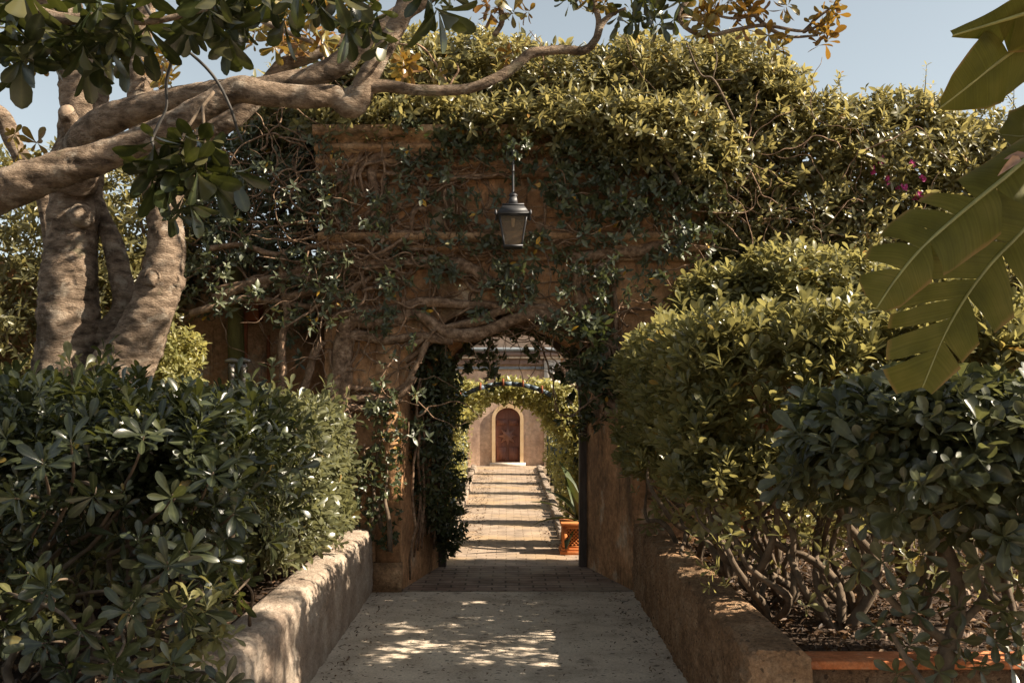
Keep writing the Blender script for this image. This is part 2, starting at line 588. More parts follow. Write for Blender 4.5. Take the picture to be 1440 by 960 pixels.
M_rust = leaf_mat('rusty magnolia leaf', [(0, (.13, .055, .015)), (.3, (.19, .1, .02)), (.55, (.19, .15, .035)), (1, (.11, .12, .035))], (.3, .24, .08), .3, .35, (.45, .24, .03), under=(.2, .1, .028))
M_bright = leaf_mat('young climber leaf', [(0, (.13, .14, .05)), (.5, (.23, .225, .08)), (1, (.36, .32, .12))], (.32, .3, .13), .48, .4, (.6, .52, .15))
M_strap = leaf_mat('strap leaf', [(0, (.03, .045, .02)), (1, (.06, .08, .03))], (.1, .12, .05), .15, .35, (.15, .2, .03))
M_litter = leaf_mat('dead leaf', [(0, (.03, .016, .01)), (.5, (.075, .04, .02)), (.85, (.15, .08, .038)), (1, (.26, .19, .12))], (.2, .12, .06), .1, .7, (.3, .15, .05))
M_flower = leaf_mat('magenta bract', [(0, (.4, .03, .16)), (1, (.6, .06, .3))], (.6, .1, .3), .35, .5, (.6, .05, .3))

M_bark = solid_mat('magnolia bark', [(.32, (.075, .05, .033)), (.45, (.22, .155, .105)), (.57, (.37, .27, .19)), (.7, (.5, .39, .29))], scale=7, rough=.92, bump=1.0, bscale=42, bdist=.05, fine=(40, .72, 1.22), stretch=(1, 1, 2.6),
                   stains=[((.56, .47, .37), 6, .55, .63, .6, (1, 1, 1.3)), ((.09, .062, .042), 3.5, .55, .66, .75, (1, 1, .45)), ((.2, .2, .12), 5, .6, .7, .5, (1, 1, 1)), ((.06, .04, .028), 13, .6, .68, .7, (1, 1, 2.2))])
M_stem = solid_mat('shrub stem', [(.3, (.06, .042, .028)), (.6, (.15, .11, .075)), (.8, (.22, .17, .12))], scale=14, rough=.9, bump=.6, bscale=60, bdist=.006)
M_vstem = solid_mat('old vine wood', [(.3, (.06, .036, .022)), (.5, (.2, .125, .078)), (.7, (.36, .25, .17))], scale=16, rough=.92, bump=.8, bscale=50, bdist=.012, fine=(40, .6, 1.5))
M_cut = plain_mat('cut wood', (.26, .185, .125), .9, 0, .4, 30, .4)

M_gate = solid_mat('ochre gateway plaster', [(.3, (.17, .1, .055)), (.43, (.37, .2, .1)), (.57, (.55, .3, .15)), (.72, (.64, .43, .27))], scale=1.7, rough=.92, bump=.8, bscale=22, bdist=.03, fine=(16, .6, 1.35),
                   stains=[((.08, .056, .036), 1.2, .5, .66, .8, (1.6, 1.6, .5)), ((.52, .42, .31), 2.1, .56, .64, .7, (1, 1, 1)), ((.1, .1, .045), 3.1, .56, .7, .55, (1, 1, .7)), ((.05, .035, .022), 5.5, .6, .68, .6, (2, 2, .35))])
M_cornice = solid_mat('stained cornice', [(.28, (.15, .09, .05)), (.5, (.38, .22, .115)), (.72, (.55, .37, .22))], scale=3.2, rough=.9, bump=.8, bscale=30, bdist=.03, fine=(24, .5, 1.45),
                      stains=[((.04, .033, .02), 2.4, .5, .68, .8, (.6, 1, 2))])
M_wallL = solid_mat('pale retaining plaster', [(.3, (.24, .175, .13)), (.5, (.39, .305, .235)), (.7, (.5, .42, .34))], scale=3, rough=.93, bump=1, bscale=40, bdist=.03, fine=(45, .7, 1.25),
                    stains=[((.14, .1, .07), 3.0, .55, .75, .55, (1, 1, .6))])
M_wallR = solid_mat('brown retaining plaster', [(.3, (.22, .125, .065)), (.5, (.39, .235, .13)), (.7, (.5, .34, .21))], scale=4, rough=.94, bump=1.0, bscale=45, bdist=.05, fine=(38, .55, 1.4), spots=(22, .3, (.09, .06, .04)),
                    stains=[((.11, .075, .05), 3.0, .52, .72, .6, (1, 1, .6)), ((.3, .26, .21), 5, .6, .75, .5, (1, 1, 1))])
M_path = solid_mat('worn concrete', [(.3, (.42, .34, .26)), (.5, (.6, .5, .395)), (.7, (.7, .6, .48))], scale=2.4, rough=.9, bump=.7, bscale=70, bdist=.012, fine=(60, .72, 1.22), spots=(17, .33, (.1, .082, .06)),
                   stains=[((.16, .13, .1), 26, .6, .68, .75, (1, 1, 1)), ((.3, .24, .18), 1.1, .5, .7, .6, (1, 1, 1)), ((.2, .16, .12), 4.5, .6, .68, .5, (1, .6, 1))])
M_thresh = brick_mat('threshold bricks', (.27, .18, .135), (.4, .3, .235), (.14, .1, .075), .29, .13, 0, .012, wear=(.33, .27, .2))
M_brick = brick_mat('garden path bricks', (.31, .235, .175), (.39, .3, .23), (.23, .17, .12), .25, .125, 0, .01, wear=(.33, .225, .125))
M_soil = solid_mat('bed soil', [(.3, (.03, .02, .013)), (.6, (.07, .045, .03)), (.8, (.11, .075, .05))], scale=12, rough=1, bump=1, bscale=40, bdist=.03)
M_ground = solid_mat('garden ground', [(.3, (.1, .075, .045)), (.7, (.2, .15, .095))], scale=2, rough=1, bump=.6, bscale=20, bdist=.03)
M_kerb = solid_mat('kerb stone', [(.3, (.17, .125, .09)), (.7, (.36, .29, .23))], scale=7, rough=.9, bump=.9, bscale=30, bdist=.03)
M_chapel = solid_mat('pink chapel plaster', [(.3, (.38, .24, .16)), (.5, (.58, .4, .29)), (.7, (.68, .51, .39))], scale=1.1, rough=.92, bump=.3, bscale=12, bdist=.02, fine=(7, .7, 1.25),
                     stains=[((.3, .2, .155), .9, .5, .62, .8, (1, 1, .45)), ((.44, .24, .11), 1.5, .6, .75, .5, (1, 1, 1))])
M_chapel_dk = solid_mat('weathered chapel moulding', [(.3, (.15, .1, .085)), (.7, (.3, .22, .19))], scale=2.2, rough=.9, bump=.4, bscale=14, bdist=.02)
M_chapel_lt = plain_mat('pale chapel trim', (.58, .5, .42), .9)
M_slate = plain_mat('slate ledge', (.19, .21, .23), .8)
M_surround = solid_mat('ochre door surround', [(.3, (.48, .31, .16)), (.7, (.62, .45, .28))], scale=4, rough=.9, bump=.2)
M_star = plain_mat('raised door star', (.16, .075, .055), .6)
M_door = solid_mat('old red door wood', [(.3, (.1, .04, .03)), (.7, (.18, .08, .06))], scale=6, rough=.6, bump=.3, stretch=(6, 6, .7))
M_iron = plain_mat('black lantern iron', (.05, .05, .053), .5, .3)
M_blue = plain_mat('blue grey pergola steel', (.07, .1, .13), .55, .2)
M_terra = solid_mat('terracotta', [(.3, (.46, .15, .045)), (.7, (.64, .24, .08))], scale=6, rough=.9, bump=.3, bscale=60, bdist=.004, stains=[((.6, .42, .3), 9, .6, .7, .4, (1, 1, 1))])
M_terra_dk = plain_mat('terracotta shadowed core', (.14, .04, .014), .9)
M_tile = solid_mat('coping brick', [(.3, (.36, .11, .04)), (.5, (.52, .18, .07)), (.7, (.58, .25, .12))], scale=7, rough=.95, bump=.6, bscale=60, bdist=.006, fine=(45, .7, 1.25), stains=[((.5, .38, .28), 6, .58, .7, .6, (1, 1, 1)), ((.14, .08, .05), 9, .6, .7, .6, (1, 1, 1))])
M_mortar = plain_mat('mortar', (.3, .26, .21), .95)
M_moss = solid_mat('mossy post wood', [(.3, (.05, .038, .015)), (.55, (.1, .085, .025)), (.8, (.14, .12, .04))], scale=5, rough=.95, bump=.6, stretch=(3, 3, .8))
M_rusty = plain_mat('rusty red iron', (.24, .075, .03), .8, .2, .35)
M_pipe = plain_mat('grey tap metal', (.22, .2, .18), .5, .7)
M_frame = solid_mat('dark gate frame', [(.3, (.05, .04, .033)), (.7, (.13, .1, .085))], scale=5, rough=.8, bump=.4, stretch=(4, 4, .6))
M_cable = plain_mat('dark hanging stem', (.045, .04, .035), .7)
M_socket = plain_mat('porcelain', (.75, .66, .52), .4)


def glass_mat():
    m, nt, out = new_mat('dusty lantern glass')
    tb = N(nt, 'ShaderNodeBsdfTransparent'); tb.inputs[0].default_value = (.86, .8, .72, 1)
    pb = N(nt, 'ShaderNodeBsdfPrincipled'); pb.inputs['Base Color'].default_value = (.4, .35, .29, 1); pb.inputs['Roughness'].default_value = .25
    ms = N(nt, 'ShaderNodeMixShader'); ms.inputs[0].default_value = .16
    nt.links.new(tb.outputs[0], ms.inputs[1]); nt.links.new(pb.outputs[0], ms.inputs[2]); nt.links.new(ms.outputs[0], out.inputs[0])
    return m


M_glass = glass_mat()


def banana_mat():
    m, nt, out = new_mat('banana leaf')
    at = N(nt, 'ShaderNodeAttribute', attribute_name='rnd')      # distance along the leaf
    rb = N(nt, 'ShaderNodeAttribute', attribute_name='rib')      # distance out from the midrib
    m1 = N(nt, 'ShaderNodeMath', operation='MULTIPLY'); m1.inputs[1].default_value = 110
    nt.links.new(at.outputs['Fac'], m1.inputs[0])
    sn = N(nt, 'ShaderNodeTexNoise', noise_dimensions='1D', i_Scale=1.0, i_Detail=3.0); nt.links.new(m1.outputs[0], sn.inputs['W'])
    tc = N(nt, 'ShaderNodeTexCoord')
    nz = N(nt, 'ShaderNodeTexNoise', i_Scale=7.0, i_Detail=6.0); nt.links.new(tc.outputs['Object'], nz.inputs['Vector'])
    r = ramp(nt, nz.outputs[0], [(.3, (.06, .06, .011)), (.5, (.1, .094, .017)), (.72, (.14, .12, .028))])
    mr = N(nt, 'ShaderNodeMapRange'); mr.inputs[1].default_value = .3; mr.inputs[2].default_value = .7
    mr.inputs[3].default_value = .82; mr.inputs[4].default_value = 1.15
    nt.links.new(sn.outputs[0], mr.inputs[0])
    mx = N(nt, 'ShaderNodeMixRGB', blend_type='MULTIPLY'); mx.inputs[0].default_value = 1
    nt.links.new(r.outputs[0], mx.inputs[1]); nt.links.new(mr.outputs[0], mx.inputs[2])
    # dry brown margin
    ad = N(nt, 'ShaderNodeMath', operation='ADD')
    ml = N(nt, 'ShaderNodeMath', operation='MULTIPLY'); ml.inputs[1].default_value = .3
    nt.links.new(nz.outputs[0], ml.inputs[0]); nt.links.new(rb.outputs['Fac'], ad.inputs[0]); nt.links.new(ml.outputs[0], ad.inputs[1])
    m2 = N(nt, 'ShaderNodeMapRange'); m2.inputs[1].default_value = 1.07; m2.inputs[2].default_value = 1.16; m2.inputs[4].default_value = .8
    nt.links.new(ad.outputs[0], m2.inputs[0])
    m3 = N(nt, 'ShaderNodeMixRGB'); m3.inputs[2].default_value = (.26, .15, .06, 1)
    nt.links.new(m2.outputs[0], m3.inputs[0]); nt.links.new(mx.outputs[0], m3.inputs[1])
    pb = N(nt, 'ShaderNodeBsdfPrincipled'); pb.inputs['Roughness'].default_value = .6; pb.inputs['Specular IOR Level'].default_value = .14
    nt.links.new(m3.outputs[0], pb.inputs['Base Color'])
    bp = N(nt, 'ShaderNodeBump'); bp.inputs['Strength'].default_value = .25; bp.inputs['Distance'].default_value = .003
    nt.links.new(sn.outputs[0], bp.inputs['Height']); nt.links.new(bp.outputs[0], pb.inputs['Normal'])
    tr = N(nt, 'ShaderNodeBsdfTranslucent')
    m4 = N(nt, 'ShaderNodeMixRGB'); m4.inputs[0].default_value = .5; m4.inputs[2].default_value = (.3, .27, .03, 1)
    nt.links.new(m3.outputs[0], m4.inputs[1]); nt.links.new(m4.outputs[0], tr.inputs[0])
    ms = N(nt, 'ShaderNodeMixShader'); ms.inputs[0].default_value = .35
    nt.links.new(pb.outputs[0], ms.inputs[1]); nt.links.new(tr.outputs[0], ms.inputs[2]); nt.links.new(ms.outputs[0], out.inputs[0])
    return m


M_banana = banana_mat()
M_midrib = plain_mat('banana midrib', (.2, .19, .06), .5)
M_dry = leaf_mat('dry banana sheath', [(0, (.3, .17, .11)), (1, (.42, .27, .19))], (.3, .2, .14), .2, .6, (.4, .2, .1))

# ---------------------------------------------------------------- the setting
ZF, ZR = 10.37, 11.81            # front and rear face of the gateway
ARCH_L, ARCH_R = -1.10, 1.30     # front opening
REAR_L, REAR_R = -0.81, 0.945    # rear opening


def sheet(x0, x1, y0, y1, z, nx=1, ny=1, amp=0.0, f=1.0):
    g = G()
    xs, ys = np.linspace(x0, x1, nx + 1), np.linspace(y0, y1, ny + 1)
    X, Y = np.meshgrid(xs, ys)
    Z = np.full_like(X, z)
    V = np.stack([X, Y, Z], -1).reshape(-1, 3)
    if amp:
        V[:, 2] += (fnoise(V, f) - .5) * 2 * amp
    i = np.arange(ny)[:, None] * (nx + 1); j = np.arange(nx)[None]
    Q = np.stack([i + j, i + j + 1, i + nx + 2 + j, i + nx + 1 + j], -1).reshape(-1, 4)
    return g.add(V, Q)


setting('ground', sheet(-300, 300, -300, 600, -0.012), M_ground)
setting('path', sheet(-1.42, 1.34, -6, ZF - 0.02, 0.0, 30, 90, .006, 2.0), M_path, smooth=True)
setting('brick_threshold', sheet(-1.42, 1.5, ZF - 0.05, 11.9, 0.006, 20, 10, .003, 3.0), M_thresh, smooth=True)
g = G()
V = np.array([(-1.6, 11.88, .003), (1.9, 11.88, .003), (1.6, 13.0, .003), (-1.3, 13.0, .003)])
g.add(V, [(0, 1, 2, 3)])
g.add(np.array([(-.78, 13.0, .003), (.76, 13.0, .003), (.9, 28.6, .003), (-.92, 28.6, .003)]), [(0, 1, 2, 3)])
g.add(np.array([(-4, 28.6, .003), (4, 28.6, .003), (4, 29.6, .003), (-4, 29.6, .003)]), [(0, 1, 2, 3)])
setting('garden_path', g, M_brick)


def kerb(name, xa, xb):
    g = G()
    y = 12.98
    k = 0
    while y < 28.4:
        ln = .3 + .25 * random.random()
        x = xa + (xb - xa) * (y - 13) / 15.6 + random.uniform(-.015, .015)
        h = .1 + random.uniform(-.02, .03)
        a = random.uniform(-.012, .012)
        V = []
        for (dz, sh) in ((-.02, 0), (h, .014)):
            for (dx, dy) in ((-.07, 0), (.07, 0), (.07, ln - .02), (-.07, ln - .02)):
                V.append((x + dx * (1 - sh * 8) + a * (1 if dy else -1) + random.uniform(-.008, .008), y + dy + (sh if dy == 0 else -sh), dz + (random.uniform(-.012, .012) if dz > 0 else 0)))
        g.add(V, [(0, 3, 2, 1), (4, 5, 6, 7), (0, 1, 5, 4), (1, 2, 6, 5), (2, 3, 7, 6), (3, 0, 4, 7)])
        y += ln
    return bevel(setting(name, g, M_kerb, smooth=False), .015)


kerb('kerb', -.8, -.95)
kerb('kerb', .8, .93)


# raised beds
def bed(name, x0, x1, y0, y1):
    return setting(name, sheet(x0, x1, y0, y1, .5, 60, 60, .05, 1.4), M_soil, smooth=True)


bed('soil_bed', -9, -1.5, 1.0, 11.2)
bed('soil_bed', 1.45, 9, 5.3, 11.6)


def rough_wall(cross, y0, y1, xs, n=300, amp=.022, f=5.0, topamp=.009):
    """cross: outline (offset from the path face, height); xs: x of the path face at y0 and y1"""
    g = G()
    cr = catmull(np.array([(a, h, 0) for a, h in cross]), 9)
    ys = np.linspace(y0, y1, n)
    rows = []
    for y in ys:
        x = xs[0] + (xs[1] - xs[0]) * (y - y0) / (y1 - y0)
        rows.append(np.stack([x + cr[:, 0], np.full(len(cr), y), cr[:, 1]], -1))
    V = np.array(rows)
    k = len(cr)
    d = (fnoise(V, f) - .5) * 1.1 * amp + (fnoise(V, f * 3.4) - .5) * amp * 1.3 + (fnoise(V, f * 9) - .5) * amp * 1.5
    big = (fnoise(V, .9) - .5) * topamp * 2
    V[..., 0] += d * np.sign(xs[0])* -1
    V[..., 2] += np.where(V[..., 2] > .1, d * .7 + big, 0)
    i = np.arange(n - 1)[:, None] * k; j = np.arange(k - 1)[None]
    Q = np.stack([i + j, i + j + 1, i + k + j + 1, i + k + j], -1).reshape(-1, 4)
    g.add(V.reshape(-1, 3), Q)
    # end faces
    for s in (0, n - 1):
        e = V[s]
        for a in range(k // 2):
            b = k - 1 - a
            if b - a > 1:
                g.add(np.array([e[a], e[a + 1], e[b - 1], e[b]]), [(0, 1, 2, 3)])
    return g


wl = rough_wall([(0, -.05), (0, .3), (-.0, .5), (-.01, .6), (-.05, .645), (-.16, .66), (-.27, .64), (-.32, .55), (-.32, .3)], 2.2, 10.28, (-1.39, -1.39), amp=.02)
solo('retaining_wall', wl, M_wallL, 'pale rough plaster low wall under the left shrubs, dappled with sun', 'wall', (-1.4, 6, 0))
wr = rough_wall([(0, -.05), (0, .3), (0, .5), (.002, .63), (.015, .685), (.07, .706), (.2, .71), (.29, .69), (.32, .6), (.32, .3)], 5.12, 10.33, (1.25, 1.31), amp=.03, f=4)
solo('retaining_wall', wr, M_wallR, 'rough brown plaster low wall along the right edge of the path, shaded', 'wall', (1.4, 7, 0))

pw = thing('planter_wall', 'low brown wall capped with orange bricks at the front of the right bed', 'wall', (3, 5.3, 0))
part('wall', G().box(1.585, 7, 5.22, 5.38, -.05, .585), M_wallR, pw, False)
x = 1.58
gm, = (G(),)
while x < 6.6:
    w = .56
    g = G(); g.box(x, x + w - .022, 5.185, 5.40, .588, .632)
    bevel(part('coping_brick', g, M_tile, pw, False), .008)
    gm.box(x + w - .0205, x + w - .0015, 5.19, 5.395, .588, .628)
    x += w
part('mortar', gm, M_mortar, pw, False)

# ---------------------------------------------------------------- gateway
gate = thing('garden_gateway', 'old ochre plaster gateway with arched passage and stone cornices, overgrown with vines', 'gateway', (0, ZF, 0))


def arch_curve(l, r, spring, top, n=28):
    c, hw = (l + r) / 2, (r - l) / 2
    a = np.linspace(math.pi, 0, n)
    pts = [(c + hw * math.cos(t), spring + (top - spring) * math.sin(t) ** .85) for t in a]
    return [(l, 0.0), (l, spring * .5)] + pts + [(r, spring * .5), (r, 0.0)]


XL, XR, ZT = -1.9, 2.06, 4.8
fr = arch_curve(ARCH_L, ARCH_R, 1.9, 3.0)
rr_ = arch_curve(REAR_L, REAR_R, 1.9, 2.82)
g = G()
n = len(fr)
for (cv, y, sgn) in ((fr, ZF, 1), (rr_, ZR, -1)):
    for i in range(n - 1):
        (xa, za), (xb, zb) = cv[i], cv[i + 1]
        if i < 2:
            g.add([(XL, y, za), (xa, y, za), (xb, y, zb), (XL, y, zb)], [(0, 1, 2, 3)])
        elif i >= n - 3:
            g.add([(xa, y, za), (XR, y, za), (XR, y, zb), (xb, y, zb)], [(0, 3, 2, 1)])
        else:
            g.add([(xa, y, za), (xb, y, zb), (xb, y, ZT), (xa, y, ZT)], [(0, 1, 2, 3)])
    g.add([(XL, y, cv[2][1]), (cv[2][0], y, cv[2][1]), (cv[2][0], y, ZT), (XL, y, ZT)], [(0, 1, 2, 3)])
    k = n - 3
    g.add([(cv[k][0], y, cv[k][1]), (XR, y, cv[k][1]), (XR, y, ZT), (cv[k][0], y, ZT)], [(0, 1, 2, 3)])
for i in range(n - 1):
    a, b, c, d = fr[i], fr[i + 1], rr_[i + 1], rr_[i]
    g.add([(a[0], ZF, a[1]), (b[0], ZF, b[1]), (c[0], ZR, c[1]), (d[0], ZR, d[1])], [(0, 1, 2, 3)])
g.add([(XL, ZF, 0), (XL, ZR, 0), (XL, ZR, ZT), (XL, ZF, ZT)], [(0, 1, 2, 3)])
g.add([(XR, ZF, 0), (XR, ZR, 0), (XR, ZR, ZT), (XR, ZF, ZT)], [(0, 3, 2, 1)])
g.add([(XL, ZF, ZT), (XR, ZF, ZT), (XR, ZR, ZT), (XL, ZR, ZT)], [(0, 1, 2, 3)])
part('wall', g, M_gate, gate, False)


def moulding(prof, x0, x1, yf):
    """prof: (projection, height) outline run along x, with worn edges"""
    g = G()
    P = np.array(prof)
    xs = np.linspace(x0, x1, 70)
    V = np.stack([np.stack([np.full(len(P), x), yf - P[:, 0], P[:, 1]], -1) for x in xs])
    d = (fnoise(V, 6) - .5) * .03
    V[..., 1] += np.where(P[:, 0] > .005, d, 0); V[..., 2] += np.where(P[:, 0] > .005, d * .5, 0)
    n, k = len(xs), len(P)
    i = np.arange(n - 1)[:, None] * k; j = np.arange(k - 1)[None]
    Q = np.stack([i + j, i + k + j, i + k + j + 1, i + j + 1], -1).reshape(-1, 4)
    g.add(V.reshape(-1, 3), Q)
    for s in (0, n - 1):
        e = V[s]
        for a in range(k - 1):
            b0 = e[a].copy(); b1 = e[a + 1].copy(); b0[1] = yf; b1[1] = yf
            g.add(np.array([e[a], e[a + 1], b1, b0]), [(0, 1, 2, 3)])
    return g


part('cornice', moulding([(0, 4.28), (.06, 4.3), (.06, 4.34), (.03, 4.35), (.03, 4.40), (.1, 4.42), (.1, 4.47), (.07, 4.48), (.07, 4.53), (.17, 4.56), (.17, 4.61), (.13, 4.62), (.13, 4.66), (.24, 4.69), (.26, 4.78), (.02, 4.83), (0, 4.83)], XL - .08, XR + .08, ZF + .001), M_cornice, gate, False)
part('cornice', moulding([(0, 3.42), (.05, 3.43), (.05, 3.47), (.025, 3.48), (.025, 3.52), (.09, 3.54), (.09, 3.58), (.06, 3.59), (.06, 3.62), (.13, 3.64), (.14, 3.7), (.01, 3.74), (0, 3.74)], XL - .05, XR + .05, ZF + .001), M_cornice, gate, False)
# slim pilaster strips and plinth on the left jamb, dark frame at the rear opening
part('plinth', G().box(-1.42, ARCH_L + .012, ZF - .09, ZF - .001, -.02, .3), M_cornice, gate, False)
part('pilaster', G().box(-1.36, ARCH_L - .02, ZF - .045, ZF - .0015, .302, 3.415), M_gate, gate, False)
fo = arch_curve(REAR_L, REAR_R, 1.9, 2.82)
fi = arch_curve(REAR_L + .085, REAR_R - .085, 1.88, 2.77)
g = G()
for i in range(len(fo) - 1):
    a, b, c, d = fo[i], fo[i + 1], fi[i + 1], fi[i]
    y0, y1 = ZR - .02, ZR + .16
    g.add([(a[0], y0, a[1]), (b[0], y0, b[1]), (c[0], y0, c[1]), (d[0], y0, d[1])], [(3, 2, 1, 0)])
    g.add([(d[0], y0, d[1]), (c[0], y0, c[1]), (c[0], y1, c[1]), (d[0], y1, d[1])], [(0, 1, 2, 3)])
    g.add([(a[0], y1, a[1]), (b[0], y1, b[1]), (c[0], y1, c[1]), (d[0], y1, d[1])], [(0, 1, 2, 3)])
part('gate_frame', g, M_frame, gate, False)

g = G(); g.box(-9.5, XL - .003, 10.95, 11.35, 0, 3.55)
solo('garden_wall', g, M_gate, 'dark stained lower garden wall left of the gateway, half hidden by roots', 'wall', (-4, 11.1, 0), smooth=False)
g = G(); g.box(XR + .003, 10, 10.75, 11.1, 0, 3.6)
solo('garden_wall', g, M_gate, 'garden wall right of the gateway buried under climbing foliage', 'wall', (5, 11.4, 0), smooth=False)

# ---------------------------------------------------------------- far chapel
s = 29.5 / F
CY = 29.6
ch = thing('chapel', 'weathered pink plaster chapel front with slate ledge closing the garden path', 'building', (0, CY, 0))
dl, dr, dtop, dsp = W(696.5, 0, CY)[0], W(731.5, 0, CY)[0], EYE + (HY - 573) * s, EYE + (HY - 589) * s
dc, dhw = (dl + dr) / 2, (dr - dl) / 2
ac = [(dl, .1)] + [(dc + dhw * math.cos(t), dsp + (dtop - dsp) * math.sin(t)) for t in np.linspace(math.pi, 0, 20)] + [(dr, .1)]
g = G()
for i in range(len(ac) - 1):
    a, b = ac[i], ac[i + 1]
    if i == 0:
        g.add([(-9, CY, a[1]), (a[0], CY, a[1]), (b[0], CY, b[1]), (-9, CY, b[1])], [(0, 1, 2, 3)])
    elif i == len(ac) - 2:
        g.add([(b[0], CY, b[1]), (9, CY, b[1]), (9, CY, a[1]), (a[0], CY, a[1])], [(0, 1, 2, 3)])
    else:
        g.add([(a[0], CY, a[1]), (b[0], CY, b[1]), (b[0], CY, 3.3), (a[0], CY, 3.3)], [(0, 1, 2, 3)])
g.add([(-9, CY, dsp), (dl, CY, dsp), (dl, CY, 3.3), (-9, CY, 3.3)], [(0, 1, 2, 3)])
g.add([(dr, CY, dsp), (9, CY, dsp), (9, CY, 3.3), (dr, CY, 3.3)], [(0, 1, 2, 3)])
g.add([(-9, CY, 0), (9, CY, 0), (9, CY, .1), (-9, CY, .1)], [(0, 1, 2, 3)])
for a, b in zip(ac[:-1], ac[1:]):
    g.add([(a[0], CY, a[1]), (b[0], CY, b[1]), (b[0], CY + .3, b[1]), (a[0], CY + .3, a[1])], [(0, 1, 2, 3)])
g.box(-9, 9, CY + .36, CY + 5, 0, 3.3)
g.box(-9, 9, CY + .6, CY + 5, 3.301, 5.2)
part('wall', g, M_chapel, ch, False)
part('slate_ledge', G().box(-9, 9, CY - .3, CY + .62, 3.39, 3.5), M_slate, ch, False)
part('cornice', G().box(-9, 9, CY - .26, CY - .002, 3.24, 3.388), M_chapel_dk, ch, False)
part('cornice', G().box(-9, 9, CY - .22, CY - .003, 3.18, 3.238), M_chapel_lt, ch, False)
part('cornice', G().box(-9, W(765, 0, CY)[0], CY - .12, CY - .004, 3.0, 3.178), M_chapel_dk, ch, False)
part('cornice', G().box(-9, W(765, 0, CY)[0], CY - .07, CY - .0045, 2.86, 2.94), M_slate, ch, False)
part('pilaster', G().box(W(765, 0, CY)[0] + .002, W(788, 0, CY)[0], CY - .16, CY - .005, .0, 3.178), M_chapel_lt, ch, False)
part('pilaster', G().box(W(626, 0, CY)[0], W(643, 0, CY)[0], CY - .06, CY - .006, .0, 2.858), M_chapel_dk, ch, False)
g = G()
oc = [(dl - .1, 0)] + [(dc + (dhw + .1) * math.cos(t), dsp + (dtop + .12 - dsp) * math.sin(t)) for t in np.linspace(math.pi, 0, 20)] + [(dr + .1, 0)]
ac2 = [(dl + .004, 0)] + [(p[0], p[1] - .002) for p in ac[1:-1]] + [(dr - .004, 0)]
for a, b, c, d in zip(oc[:-1], oc[1:], ac2[1:], ac2[:-1]):
    y0, y1 = CY - .06, CY - .002
    g.add([(a[0], y0, a[1]), (d[0], y0, d[1]), (c[0], y0, c[1]), (b[0], y0, b[1])], [(0, 1, 2, 3)])
    g.add([(a[0], y0, a[1]), (b[0], y0, b[1]), (b[0], y1, b[1]), (a[0], y1, a[1])], [(0, 1, 2, 3)])
    g.add([(d[0], y0, d[1]), (c[0], y0, c[1]), (c[0], y1, c[1]), (d[0], y1, d[1])], [(3, 2, 1, 0)])
part('door_surround', g, M_surround, ch, False)
part('doorstep', G().box(dl - .16, dr + .16, CY - .22, CY - .062, 0, .1), M_chapel_lt, ch, False)
# the door leaf with panels and a star
g = G()
for a, b in zip(ac[:-1], ac[1:]):
    g.add([(a[0], CY + .1, .1), (b[0], CY + .1, .1), (b[0], CY + .1, b[1]), (a[0], CY + .1, a[1])], [(0, 1, 2, 3)])
door = part('door', g, M_door, ch, False)
for (pz0, pz1) in ((.16, .55), (1.2, dsp - .02)):
    for sx in (-1, 1):
        part('panel', G().box(dc + (sx * .18) - .14, dc + (sx * .18) + .14, CY + .065, CY + .098, pz0, pz1), M_door, door, False)
g = G()
for a in np.linspace(0, math.pi, 4, endpoint=False):
    ca, sa = math.cos(a), math.sin(a)
    r, w = .3, .085
    pts = [(-r, 0), (0, -w), (r, 0), (0, w)]
    V = [(dc + x * ca - z * sa, CY + .06 - .003 * a, .88 + x * sa + z * ca) for x, z in pts] + [(dc + x * ca - z * sa, CY + .0975, .88 + x * sa + z * ca) for x, z in pts]
    g.add(V, [(0, 1, 2, 3), (0, 4, 5, 1), (1, 5, 6, 2), (2, 6, 7, 3), (3, 7, 4, 0)])
part('star_ornament', g, M_star, door, False)

# ---------------------------------------------------------------- pergola arches with climbers
ORD = ['first', 'second', 'third', 'fourth', 'fifth', 'sixth']
YS = [13.5, 15.8, 18.2, 20.7, 23.2, 26.0]
for k, y in enumerate(YS):
    t = thing('pergola_arch', f'{ORD[k]} blue grey metal arch over the garden path, counted from the gateway', 'arch', (0, y, 0), 'metal arches over the garden path')
    grow = 1 + .012 * (y - 13.5)
    hw, R = .93 * grow, 1.2 * grow
    top = 2.2
    th = math.asin(hw / R)
    pts = [(-hw, 0.0)] + [(-hw, z) for z in (.6, 1.2, 1.6)] + [(R * math.sin(a), top - R * (1 - math.cos(a))) for a in np.linspace(-th, th, 18)] + [(hw, z) for z in (1.6, 1.2, .6)] + [(hw, 0.0)]
    g = G()
    wd = .035
    for a, b in zip(pts[:-1], pts[1:]):
        dx, dz = b[0] - a[0], b[1] - a[1]
        l = math.hypot(dx, dz) or 1
        nx, nz = -dz / l * .03, dx / l * .03
        V = [(a[0] - nx, y - wd, a[1] - nz), (a[0] + nx, y - wd, a[1] + nz), (b[0] + nx, y - wd, b[1] + nz), (b[0] - nx, y - wd, b[1] - nz)]
        V += [(p[0], y + wd, p[2]) for p in V]
        g.add(V, [(0, 3, 2, 1), (4, 5, 6, 7), (0, 1, 5, 4), (2, 3, 7, 6), (1, 2, 6, 5), (0, 4, 7, 3)])
    part('frame', g, M_blue, t, False)
    for a in (-.62, -.34, -.05, .2, .45):
        cx_, cz_ = R * math.sin(a * .9), top - R * (1 - math.cos(a * .9))
        g = G(); g.box(cx_ - .014, cx_ + .014, y - .055, y - .036, cz_ - .03, cz_ + .07)
        part('peg', g, M_rusty, t, False)

